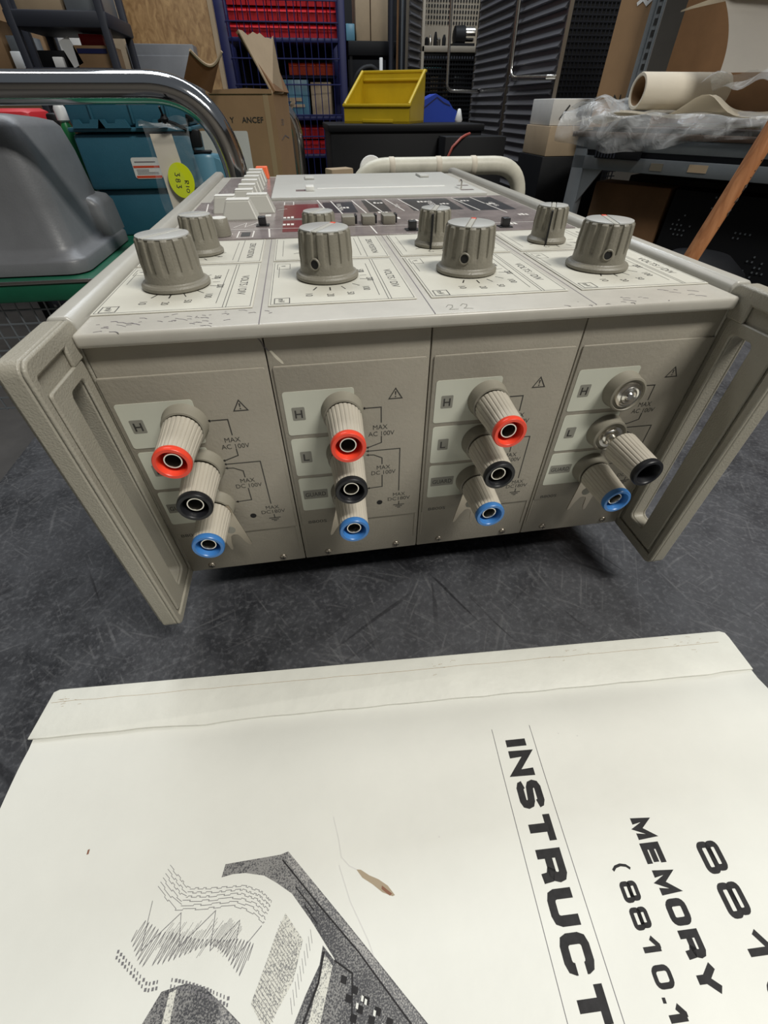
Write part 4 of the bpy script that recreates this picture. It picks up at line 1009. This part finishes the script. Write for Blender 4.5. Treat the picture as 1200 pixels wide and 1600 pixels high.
for x in (-8.45, -5.85):
    for y in (19.6, 22.2): MB().box(x-.11, x+.11, y-.11, y+.11, -8.5, 6.2, .03).build('post', 'blackshelf', su, SO)
for z in (3.55, 2.35, -1, -4.5): MB().box(-8.6, -5.7, 19.5, 22.4, z, z+.36, .05).build('shelf_board', 'blackshelf', su, SO)
o = cbox('carton_box', -7.1, -5.98, 19.9, 21.2, 2.71, 3.22, 'card', 'brown carton with blue stripe on the black shelf unit')
mb = Ink((0, -.66, 0), (1, 0, 0), (0, 0, 1), .01); mb.rect(-.45, .45, .33, .44); mb.build('blue_stripe', 'rackblue', o, smooth=0)
cbox('red_packet', -7.0, -6.3, 20.4, 21.4, 3.225, 3.50, 'redbin', 'red packet on top of the striped carton', 'packet', rz=.1)
o = thing('paper_sheet', 'white leaning card beside the red packet on the black shelf unit', 'card', (-7.25, 19.9, 2.71), 0)
MB(Matrix.Rotation(-.35, 4, 'Y')).box(0, .35, 0, .03, 0, .62).build('sheet', 'whitep', o)
cbox('dark_tray', -8.2, -7.4, 19.9, 21.3, 2.71, 3.1, 'blackp', 'dark tray at the left on the black shelf unit', 'tray')
o = cbox('white_box', -7.75, -7.45, 19.7, 19.88, 2.71, 2.95, 'whitep', 'small white box in front of the dark tray')
cbox('carton_box', -8.3, -7.0, 19.9, 21.8, 3.915, 4.6, 'card_pale', 'pale carton on top of the black shelf unit')
cbox('blue_case', -6.9, -5.9, 19.9, 21.8, 3.915, 4.5, 'frame', 'grey blue case on top of the black shelf unit, right of the pale carton', 'case')
s2 = thing('shelf_unit', 'black shelf unit at the left edge, behind the larger black shelf', 'shelf', (-10.8, 23.5, -8.5))
for x in (-1.6, 1.6):
    for y in (-1.2, 1.2): MB().box(x-.12, x+.12, y-.12, y+.12, 0, 14, .03).build('post', 'blackshelf', s2)
for z in (3.5, 7.5, 10.7, 13.2): MB().box(-1.8, 1.8, -1.4, 1.4, z, z+.5, .05).build('shelf_board', 'blackshelf', s2)
cbox('carton_box', -12, -10.2, 22.6, 24, 2.72, 4.0, 'card', 'brown carton on the shelf unit at the left edge')
cbox('appliance', -10.0, -9.3, 22.5, 23.6, 2.72, 3.6, 'frame', 'grey appliance beside the brown carton at the left edge', 'appliance')
cbox('white_packet', -9.9, -9.6, 22.1, 22.4, 2.72, 3.2, 'whitep', 'white packet in front of the grey appliance at the left edge', 'packet')
# large cartons farther back
for x0, x1, z1, m, l in ((-13.5, -10.4, 7, 'card', 'large brown carton stack at the far left back'), (-10.2, -8.4, 6.5, 'card_pale', 'large pale carton stack behind the black shelf unit'), (-8.2, -6.5, 7, 'card', 'brown carton stack just left of the strand board')):
    cbox('carton_stack', x0, x1, 27, 29, -8.5, z1, m, l)
cbox('white_box', -9.7, -7.9, 25.6, 26.8, -8.5, 4.2, 'white_label', 'white box standing behind the black shelf unit')

# ================================================================== MIDDLE BACKGROUND
bd = thing('low_cabinet', 'low black cabinet carrying the yellow bin', 'cabinet', (2.7, 14.8, -8.5))
MB().box(-2.15, 2.1, -.8, 2.0, 0, 9.95, .03).build('cabinet_body', 'blackp', bd)
MB().box(-2.2, 2.15, -.87, 2.05, 9.8, 9.955, .03).build('cabinet_top', 'blackp', bd)
bo = cbox('black_box', 3.55, 5.25, 13.2, 13.95, -8.5, 1.22, 'blackp', 'black box with a red cable, right of the low black cabinet')
mb = MB(); mb.tube([(3.50, 13.1, .45), (3.58, 13.05, .75), (3.72, 13.05, 1.02), (3.95, 13.1, 1.20), (4.1, 13.2, 1.25), (4.3, 13.5, 1.27)], .03, 8); tag(mb.build('cable', 'orange_wire'), 'thin red cable looping over the black box', 'cable')
# yellow stacking bin
yb = thing('stacking_bin', 'yellow open-fronted stacking bin on the low black cabinet', 'bin', (1.05, 15.05, 1.455), math.radians(-28))
W_ = 1.92; t = .05; D_ = 1.5
sidep = [(0, 0), (D_, 0), (D_, 1.08), (D_-.07, 1.08), (.02, .40)]
mb = MB()
for sx in (0, W_-t): mb.prism(sidep, sx, sx+t, 'x')
mb.box(0, W_, 0, .05, 0, .38); mb.box(0, W_, D_-.05, D_, 0, 1.04); mb.box(0, W_, 0, D_, 0, .05)
mb.build('bin_shell', 'yellow', yb)
mb = MB(); mb.box(-.03, W_+.03, -.05, .07, .34, .40, .015)
for sx in (.02, W_-.02): mb.tube([(sx, .0, .38), (sx, D_-.05, 1.07)], .045, 8)
mb.box(-.03, W_+.03, D_-.07, D_+.05, 1.04, 1.10, .015); mb.box(.05, W_-.05, D_-.11, D_-.04, .88, .93, .01); mb.build('bin_rim', 'yellow', yb)
MB().box(.55, 1.45, -.02, .01, .02, .09, .01).build('label_slot', 'yellow', yb)
bb = thing('blue_bin', 'blue stacking bin partly behind the yellow bin', 'bin', (4.12, 15.8, 1.455))
mb = MB(); mb.prism([(-.62, 0), (.42, 0), (.42, .25), (.30, .30), (.15, .46), (-.08, .55), (-.25, .62), (-.62, .48)], 0, .9, 'y', .02); mb.build('bin_shell', 'bluebin', bb)
mb = Ink((0, -.0, 0), (1, 0, 0), (0, 0, 1), .01); mb.line([(-.62, .30), (-.22, .54), (0, .42), (.2, .36)], .03); mb.build('bin_rim', 'rackblue', bb, smooth=0)
tag(MB(Matrix.Translation((4.62, 15.8, 1.455))).lathe([(.10, 0), (.12, .05), (.05, .28), (.02, .30)], 10).build('white_tube', 'whitep'), 'small white tube right of the blue bin', 'tube')
# cream tube handle behind the instrument
ct = thing('cart_handle', 'cream taped tubular handle right behind the instrument', 'handle', (2.2, 8.2, -8.5))
mb = MB(); p_ = [(.62, 8.2, -8.5), (.62, 8.2, .5)]+arc((.62, 8.2, .62), (.65, 8.2, 1.02), (1.15, 8.2, 1.03))+[(2, 8.2, 1.03), (2.8, 8.2, 1.03)]+arc((3.15, 8.2, 1.03), (3.68, 8.2, 1.02), (3.72, 8.2, .55))+[(3.72, 8.2, .3), (3.72, 8.2, -8.5)]
mb.tube(p_, .135, 20); mb.build('tube_frame', 'cream_tube', ct, (-2.2, -8.2, 8.5))
for x in (1.25, 2.1, 2.75): MB(Matrix.Translation((x, 8.2, 1.03)) @ Matrix.Rotation(PI/2, 4, 'Y')).lathe([(.137, -.05), (.145, -.04), (.145, .04), (.137, .05)], 20, cap=False).build('tape_wrap', 'rollpaper', ct, (-2.2, -8.2, 8.5))
MB(Matrix.Translation((.92, 8.38, .98)) @ Matrix.Rotation(PI/2-.4, 4, 'X')).lathe([(.20, -.02), (.22, 0), (.20, .02)], 28).build('end_disc', 'white_label', ct, (-2.2, -8.2, 8.5))
cbox('wooden_block', .15, .62, 9.0, 9.3, -8.5, .95, 'card_pale', 'small cardboard offcut left of the cream tubular handle', 'box', rz=.4)
# tall stacks behind the yellow bin
sc_ = thing('black_shelf', 'black shelf behind the yellow bin carrying two tall cartons', 'shelf', (3.3, 26.6, -8.5))
MB().box(-1.0, 1.15, -.8, 1.4, 11.9, 12.35, .03).build('shelf_board', 'blackp', sc_)
for x in (-.9, 1.05):
    for y in (-.7, 1.3): MB().box(x-.06, x+.06, y-.06, y+.06, 0, 11.9).build('post', 'blackp', sc_)
for z in (5.2, 8.6): MB().box(-1.0, 1.15, -.8, 1.4, z, z+.2).build('shelf_board', 'blackp', sc_)
for k, (x0, x1, l) in enumerate(((2.70, 3.32, 'left one of two tall cartons above the yellow bin'), (3.36, 4.1, 'right one of two tall cartons above the yellow bin'))): cbox('tall_carton', x0, x1, 26.2, 27.6, 3.855, 5.9, 'card_pale', l)
cbox('blue_drum', 2.25, 2.62, 26.0, 27.0, 3.855, 4.35, 'teal_light', 'teal and white packet beside the blue rack post', 'packet')
o = thing('black_chair', 'black tubular chair frame left of the yellow bin', 'chair', (2.55, 22.5, -8.5))
mb = MB(); mb.tube([(-.5, 0, 0), (-.5, 0, 10.2)]+arc((-.5, 0, 10.4), (-.45, 0, 11.4), (.25, 0, 11.4))+arc((.3, 0, 11.4), (.75, 0, 11.3), (.8, 0, 10.2))+[(.8, 0, 0)], .10, 12); mb.build('back_frame', 'blackp', o)
MB().box(-.35, .65, -.05, .05, 9.4, 11.2, .04).build('backrest', 'blackp', o); MB().box(-.5, .8, -1.2, 0, 5, 5.4, .1).build('seat', 'blackp', o)
for x in (-.4, .7): MB().box(x-.05, x+.05, -1.15, -1.05, 0, 5).build('leg', 'blackp', o)
tag(MB().box(3.25, 3.38, 23.0, 23.1, -8.5, 3.2, .02).build('white_bar', 'whitep'), 'thin white bar between black chair frame and yellow bin', 'bar')
for x, m, l, wd in ((4.25, 'blackshelf', 'dark upright post right of the tall cartons', .10), (4.52, 'card_dark', 'thin brown upright pole right of the dark post', .05), (4.72, 'frame', 'pale grey upright pole beside the left louvred panel', .06)):
    tag(MB(Matrix.Translation((x-.2, 25.0, -8.5))).lathe([(wd, 0), (wd, 15)], 12).build('upright_post', m), l, 'post')
# back dark curtain of clutter
cbox('dark_cabinet', -3.4, 6.2, 33, 35, -8.5, 9, 'blackp', 'tall dark cabinet behind the blue rack and black shelf', 'cabinet')
cbox('dark_cabinet', 6.3, 12.0, 33, 35, -8.5, 9, 'blackshelf', 'tall dark cabinet behind the perforated rack', 'cabinet')
cbox('brown_partition', -14, -3.5, 33, 35, -8.5, 10, 'card_pale', 'brown partition behind the shelves at the left', 'partition')

# ---- louvred panels
def louvre(name, label, T, L_, z0, z1, handle=None, O=(0, 0, 0)):
    """panel in local x (0..L), facing -y"""
    o = thing(name, label, 'panel', (0, 0, 0)); o.matrix_world = Matrix.Translation(T.translation*S) @ T.to_3x3().to_4x4()
    b = MB(); b.box(0, L_, .03, .08, z0, z1); b.build('panel_sheet', 'louvre', o)
    b = MB(); z = z0+.1; 
    while z < z1-.2:
        b.prism([(.05, z), (-.055, z+.012), (-.065, z+.035), (.05, z+.17)], .14, L_-.14, 'x'); z += .235
    b.build('louvre_rows', 'louvre', o)
    b = MB(); z = z0+.1
    while z < z1-.2:
        for x in (.03, L_-.09): b.box(x, x+.06, .015, .032, z+.02, z+.12)
        z += .235
    b.build('slot_holes', 'hole', o)
    b = MB(); b.box(-.03, .005, -.01, .10, z0, z1); b.box(L_-.005, L_+.03, -.01, .10, z0, z1); b.build('edge_strip', 'steel', o)
    return o
def TL(x, y, ang): return Matrix.Translation((x, y, 0)) @ Matrix.Rotation(ang, 4, 'Z')
# facing -x: local x -> world +? rotate so that local -y = world -x : rotation -90 deg, local x -> world -y
pa = louvre('louvred_panel', 'near dark louvred steel panel with a bent steel handle rod, right of centre', TL(7.15, 18.75, -PI/2), 3.75, -8.4, 6.0)
def rod(o, pts, r): MB(o.matrix_world.inverted() @ Matrix.Identity(4)).tube(pts, r, 10)
mb = MB(); mb.tube([(.40, -.2, 6)]+[(.62, -.2, 3.0)]+arc((.66, -.2, 2.75), (.70, -.2, 2.48), (1.15, -.2, 2.47))+[(3.65, -.2, 2.40), (3.7, 0, 2.40)], .062, 12); mb.build('handle_rod', 'nickel', pa)
pb = louvre('louvred_panel', 'middle dark louvred steel panel, behind the one with the long handle rod', TL(7.15, 22.9, -PI/2), 3.95, -8.4, 6.0)
pc = louvre('louvred_panel', 'left louvred steel panel standing above the yellow bin', TL(4.50, 23.6, math.radians(62)), 1.9, -8.4, 6.4)
mb = MB(); mb.tube([(5.72, 22, 6.2), (5.82, 22, 2.6)]+arc((5.82, 22, 2.5), (5.82, 22, 2.24), (6.1, 22, 2.24))+[(7.0, 22, 2.22), (7.16, 22, 2.22)], .055, 12)
tag(mb.build('handle_rod', 'nickel'), 'bent steel rod handle in front of the perforated rack', 'handle')
pr = thing('perforated_rack', 'rack with cream perforated back and dark baskets, between the louvred panels', 'rack', (6.9, 26.5, -8.5))
PO = (-6.9, -26.5, 8.5)
mb = MB(); mb.box(5.6, 8.9, 27.9, 28.0, 3.7, 7); mb.build('perforated_back', 'peg', pr, PO)
mb = MB()
for i in range(24):
    for j in range(14): mb.box(5.7+i*.135, 5.77+i*.135, 27.88, 27.9, 4.55+j*.17, 4.65+j*.17)
mb.build('back_holes', 'hole', pr, PO)
for z in (3.55, -.9, -5): MB().box(5.6, 8.9, 26.0, 28, z, z+.20, .02).build('shelf_board', 'peg', pr, PO)
for x in (5.6, 8.8): MB().box(x, x+.12, 26, 28, -8.5, 7, .01).build('post', 'peg', pr, PO)
mb = MB()
for i in range(26): mb.box(5.7+i*.125, 5.745+i*.125, 26.1, 26.14, -.6, 3.5)
for j in range(28): mb.box(5.7, 8.85, 26.08, 26.12, -.6+j*.15, -.54+j*.15)
mb.build('basket_mesh', 'blackp', pr, PO)
MB().box(5.75, 8.8, 27.3, 27.6, -.6, 3.4).build('basket_back', 'dark', pr, PO)
for (x, z, w_, h, m) in ((5.8, 3.05, .9, .06, 'aqua'), (5.8, 1.65, 1.1, .08, 'aqua'), (6.2, 2.3, .35, .5, 'card_pale'), (6.8, 2.0, .3, .7, 'card_pale'), (7.3, 2.4, .6, .5, 'frame'), (7.2, .9, .5, .4, 'white_label')):
    MB().box(x, x+w_, 26.5, 26.9, z, z+h, .01).build('basket_content', m, pr, PO)
mo = thing('motor', 'dark motor with a bright silver end on the perforated rack shelf', 'motor', (7.55, 26.7, 3.75))
MB(Matrix.Translation((-.35, 0, .35)) @ Matrix.Rotation(PI/2, 4, 'Y')).lathe([(.2, 0), (.32, .05), (.34, .5), (.2, .55)], 20).build('motor_body', 'blackp', mo)
MB(Matrix.Translation((.15, 0, .42)) @ Matrix.Rotation(PI/2, 4, 'Y')).lathe([(.22, 0), (.24, .05), (.24, .45), (.15, .5)], 20).build('silver_end', 'nickel', mo)
MB().box(-.4, .6, -.3, .3, 0, .12).build('foot_plate', 'blackp', mo)
cl = thing('hose_bundle', 'black fittings on the perforated rack shelf, left of the motor', 'fittings', (6.35, 26.6, 3.75))
for k in range(5): MB(Matrix.Translation((-.4+k*.2, (k % 2)*.2, 0))).lathe([(.09, 0), (.09, .25), (.04, .3+.08*(k % 3))], 10).build('fitting', ['blackp', 'nickel'][k % 2], cl)

# ================================================================== RIGHT BACKGROUND
dg = thing('mesh_cabinet', 'dark wire-mesh cabinet behind the near louvred panel', 'cabinet', (9.6, 18.6, -8.5))
MB().box(-1.9, 2.5, .5, 1.5, 0, 15).build('cabinet_body', 'dark', dg)
mb = MB()
for i in range(30): mb.box(-1.85+i*.145, -1.81+i*.145, -.02, 0, 0, 15)
for j in range(60): mb.box(-1.9, 2.5, -.03, -.01, 6+j*.15, 6.035+j*.15)
mb.build('wire_mesh', 'blackshelf', dg)
o = cbox('carton_box', 6.35, 7.6, 13.0, 14.6, .80, 1.42, 'card_pale', 'lower pale carton at the left end of the steel bench')
o = cbox('carton_box', 6.40, 7.5, 13.1, 14.6, 1.425, 1.95, 'white_label', 'white carton with a mark, on the lower pale carton', rz=-.05)
mb = Ink((0, -.78, 0), (1, 0, 0), (0, 0, 1), .01); mb.line([(-.30, .15), (-.1, .40)], .04); mb.rect(.15, .42, .18, .38); mb.build('carton_mark', 'ink', o, smooth=0)
cbox('dark_cabinet', 6.3, 8.2, 13.0, 14.7, -8.5, .795, 'blackp', 'dark cabinet under the pale cartons', 'cabinet')

BR = math.atan2(-.830, .558)
bn = thing('steel_bench', 'blue grey steel bench with brown board top on the right', 'bench', (5.95, 10.63, -8.5), BR)
MB().box(-.12, 13, -.04, 6.2, 9.81, 9.90, .01).build('bench_top', 'bench', bn)
for z0, z1, nm in ((9.60, 9.81, 'upper_rail'), (9.26, 9.50, 'lower_rail')): MB().box(0, 13, .02, .12, z0, z1, .01).build(nm, 'frame', bn)
MB().box(0, 13, .10, .14, 9.50, 9.60).build('rail_gap', 'blackshelf', bn)
for x in (0, 12.7):
    for y in (.02, 5.8): MB().box(x, x+.30, y, y+.30, 0, 9.81, .02).build('leg', 'frame', bn)
mb = MB(); mb.prism([(.3, 9.26), (.75, 9.26), (.3, 8.6)], .05, .10, 'y'); mb.build('gusset', 'frame', bn)
MB().box(.15, 12.8, .2, 5.9, 3.0, 3.2).build('lower_shelf', 'blackshelf', bn)
for (x, z, w_) in ((2.55, 9.40, .35), (1.8, 9.38, .25)): MB().box(x, x+w_, .008, .02, z-.06, z+.06).build('worn_patch', ['card_pale', 'steel'][x < 2], bn)
o = thing('power_adapter', 'black ribbed block clipped to the steel bench rail', 'adapter', (5.95, 10.63, 0), BR)
MB().box(.55, 1.55, -.12, .02, .97, 1.21, .03).build('block', 'blackp', o)
mb = MB()
for k in range(7): mb.box(.58+k*.07, .61+k*.07, -.135, -.12, .99, 1.19)
mb.build('rib', 'blackshelf', o)
def bthing(n, l, c, g=None): return thing(n, l, c, (5.95, 10.63, 1.40), BR, g)
# papers, roll and film on the bench
o = bthing('paper_stack', 'stack of large cream paper sheets inside clear film on the bench', 'paper')
def sheet(u, v):
    x = -.35+5.5*u; y = .05+2.6*v; 
    z = .26+.05*math.sin(x*2.2)+.04*math.sin(y*3+x)+.38*math.exp(-((x-2.35)/.42)**2)*math.exp(-(y-.3)**2/1.2)-.12*max(0, .5-x)
    if v < .12: z -= .03
    return (x, y, z)
mb = MB(); mb.grid(sheet, 50, 20, .012); mb.build('top_sheet', 'rollpaper', o, smooth=60)
mb = MB(); mb.grid(lambda u, v: (-.1+5.1*u, .12+2.4*v, .03+.10*math.sin(u*PI)+.02*math.sin(9*u)), 30, 8, .10); mb.build('lower_sheets', 'sheetpaper', o, smooth=60)
o = bthing('paper_roll', 'hollow roll of cream paper lying on the bench', 'roll')
T = Matrix.Translation((.70, .80, .64)) @ Vector((.558, .83, 0)).to_track_quat('Z', 'Y').to_matrix().to_4x4()
mb = MB(T); mb.lathe([(.295, 2.0), (.295, .02), (.285, 0), (.240, 0), (.230, .02), (.230, 2.0)], 40, cap=False); mb.build('rolled_paper', 'rollpaper', o)
mb = MB(T); mb.lathe([(.229, 1.95), (.229, .02), (.218, .02), (.218, 1.95)], 32, cap=False); mb.lathe([(.218, .9), (.218, .92)], 24); mb.build('inner_core', 'card', o)
o = bthing('clear_film', 'crumpled clear plastic film hanging over the bench edge around the paper', 'film')
rg = random.Random(12)
def film(u, v):
    x = -.45+5.3*u; a = v*2.6
    j = .03*math.sin(13*u+5*v)+.018*math.sin(31*u-9*v)+.010*math.sin(53*u+17*v)
    if a < 1: y, z = .9-1.0*a, .30+.10*math.exp(-((x-.2)/.4)**2)*2-.02*a
    else: y, z = -.10-.10*math.sin((a-1)*1.6)+.04*math.sin(20*u), .30-.40*(a-1)*(.55+.45*math.exp(-((x-.9)/1.2)**2))
    return (x, y+j, z+j*.8)
mb = MB(); mb.grid(film, 110, 30); mb.build('film_sheet', 'film', o, smooth=80)
def film2(u, v): 
    x = -.50+1.1*u; y = .2+1.3*v; return (x, y, .34+.20*math.sin(u*PI)+.04*math.sin(11*u+6*v)+.02*math.sin(19*v-9*u))
mb = MB(); mb.grid(film2, 30, 30); mb.build('film_end', 'film', o, smooth=80)
def film3(u, v): x = 2.1+2.6*u; y = .3+.9*v; return (x, y, .72+.28*u+.10*math.sin(v*5+u*9)+.05*math.sin(23*u))
mb = MB(); mb.grid(film3, 30, 20); mb.build('film_end', 'film', o, smooth=80)
# large curved sheet
o = bthing('curved_sheet', 'large pale curved sheet standing at the upper right, above the paper roll', 'sheet')
def big(u, v):
    z = .88+1.15*v
    x = (2.13-.15*v-.47*v*v)+3.4*u; y = 1.0+1.4*math.sin(u*1.4)+.25*math.sin(v*2)
    return (x, y, z)
mb = MB(); mb.grid(big, 30, 16, .015); mb.build('sheet', 'sheetpaper', o, smooth=80)
mb = MB(); mb.grid(lambda u, v: (.92+4.2*u, 1.2+1.2*math.sin(u*1.2)-.35*v*min(1, u*4), 1.76+.02*v+.42*u**.8+.06*min(1, u*4)*v), 24, 6, .02); mb.build('sheet_edge', 'rollpaper', o, smooth=80)
# slotted post, cardboard
o = bthing('cardboard_sheet', 'tall leaning brown cardboard sheet left of the slotted steel post', 'cardboard')
mb = MB(); mb.prism([(-.85, .02), (.02, .02), (.06, 6), (-.74, 6)], 2.02, 2.10, 'y'); mb.build('sheet', 'card', o)
P = Ink((0, 2.02, 0), (1, 0, 0), (0, 0, 1), .01); P.text('N', -.30, .42, .20, .18, 'C', .0); P.build('stencil', 'ink', o, smooth=0)
P = Ink((0, 2.02, 0), (1, 0, 0), (0, 0, 1), .01); P.text('B', -.5, .10, .12, .10, 'C', .03); P.build('stencil', 'ink', o, smooth=0)
P = Ink((0, 2.02, 0), (1, 0, 0), (0, 0, 1), .01); P.line([(-.42, 2.03), (-.3, 2.1), (-.2, 2.02), (-.1, 2.1)], .06); P.build('tape_strip', 'whitep', o, smooth=0)
o = bthing('slotted_post', 'galvanised slotted steel post rising from the bench', 'post')
mb = MB(); mb.box(.0, .05, 1.82, 1.90, .0, 7); mb.box(.05, .27, 1.88, 1.91, 0, 7); mb.box(.10, .12, 1.86, 1.88, 0, 7); mb.box(.22, .24, 1.86, 1.88, 0, 7); mb.build('angle_bar', 'frame', o)
mb = MB()
for k in range(40): mb.box(.14, .20, 1.870, 1.879, .15+k*.17, .25+k*.17)
mb.build('slot', 'hole', o)
o = bthing('brown_board', 'big brown board behind the slotted post and curved sheet', 'board')
mb = MB(); mb.box(.30, 7.5, 2.9, 3.0, .02, 7); mb.build('sheet', 'card_dark', o)
# dark stuff under the bench
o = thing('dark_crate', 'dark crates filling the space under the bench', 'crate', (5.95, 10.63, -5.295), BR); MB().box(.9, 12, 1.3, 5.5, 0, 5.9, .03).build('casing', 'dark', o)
o = thing('brown_carton', 'dark brown carton at the left under the steel bench', 'box', (5.95, 10.63, -5.295), BR); MB().box(.45, 2.2, .55, 1.2, 0, 5.8, .03).build('carton', 'card_dark', o)
o2 = thing('mesh_crate', 'black mesh crate with pale dots under the bench', 'crate', (5.95, 10.63, -5.295), BR)
MB().box(2.3, 8, .55, 1.2, 0, 5.8, .02).build('crate_wall', 'blackp', o2)
mb = MB(); rg = random.Random(21)
for i in range(60):
    for j in range(30):
        if math.sin(i*.5)*math.cos(j*.55)+rg.uniform(-.4, .4) > .62: mb.box(2.4+i*.09, 2.43+i*.09, .53, .55, 3.1+j*.09, 3.13+j*.09)
mb.build('mesh_pattern', 'frame', o2)['kind'] = 'stuff'
tag(MB(Matrix.Translation((7.1, 6.9, -8.5)) @ Matrix.Scale(1, 4)).lathe([(.9, 0), (1.0, 1), (1.0, 7.6), (.85, 8.0), (.5, 8.25), (.1, 8.3)], 28).build('round_bin', 'blackp'), 'dark rounded bin at the right edge behind the instrument', 'bin')
o = thing('machine_part', 'glossy black machine part at the right edge', 'machine', (7.9, 5.4, -8.5))
MB().box(-.3, .5, -.4, .4, 0, 7.6, .1).build('machine_body', 'blackp', o)
MB(Matrix.Translation((.2, -.2, 7.6))).lathe([(.25, 0), (.28, .1), (.2, .45), (.05, .5)], 20).build('machine_knob', 'blackp', o)
# wooden stick
o = thing('wooden_stick', 'orange brown wooden stick with scribbled black letters, leaning at the right', 'stick', (3.35, 5.0, -8.5))
A = Vector((3.35, 5.0, -8.5)); B_ = Vector((6.3, 5.0, 4.4))
dirv = (Vector((5.60, 5, 1.61))-Vector((5.245, 5, .205))).normalized(); A = Vector((5.245, 5, .205))-dirv*8.93; B_ = A+dirv*13.5
o.location = A*S
mb = MB(); mb.tube([A-A, (B_-A)*.5, B_-A], .108, 20); mb.build('shaft', 'stick', o)
Tm = Matrix.Translation(dirv*8.93) @ Matrix.Rotation(math.atan2(dirv.x, dirv.z), 4, 'Y') @ Matrix.Rotation(math.radians(42), 4, 'Z')
# letters wrapped on the shaft facing the viewer; local z runs up the stick
mb = MB(Tm); 
def onstick(pts, z0):
    pth = [(.110*math.sin(p[0]/.11), -.110*math.cos(p[0]/.11), z0+p[1]) for p in pts]; mb.tube(pth, .0065, 5)
SL = {'N': [(-.05, -.03), (.05, -.03), (-.05, .04), (.05, .04)], 'O': [(-.04, 0), (0, .04), (.04, 0), (.0, -.04), (-.04, 0)], 'S': [(-.04, .03), (-.05, -.02), (0, 0), (.03, .03), (.05, -.02)], 'G': [(.0, .04), (-.05, .02), (-.03, -.04), (.04, -.03), (.02, .03), (0, .0)], 'A': [(-.05, -.04), (.05, 0), (-.05, .04)], 'V': [(.05, -.04), (-.05, 0), (.03, .03)], 'C': [(.04, -.03), (-.04, -.03), (-.05, .03), (.03, .05)]}
for k, ch in enumerate('NOSGAVC'): onstick(SL[ch], .42+k*.145)
mb.build('handwriting', 'ink', o)
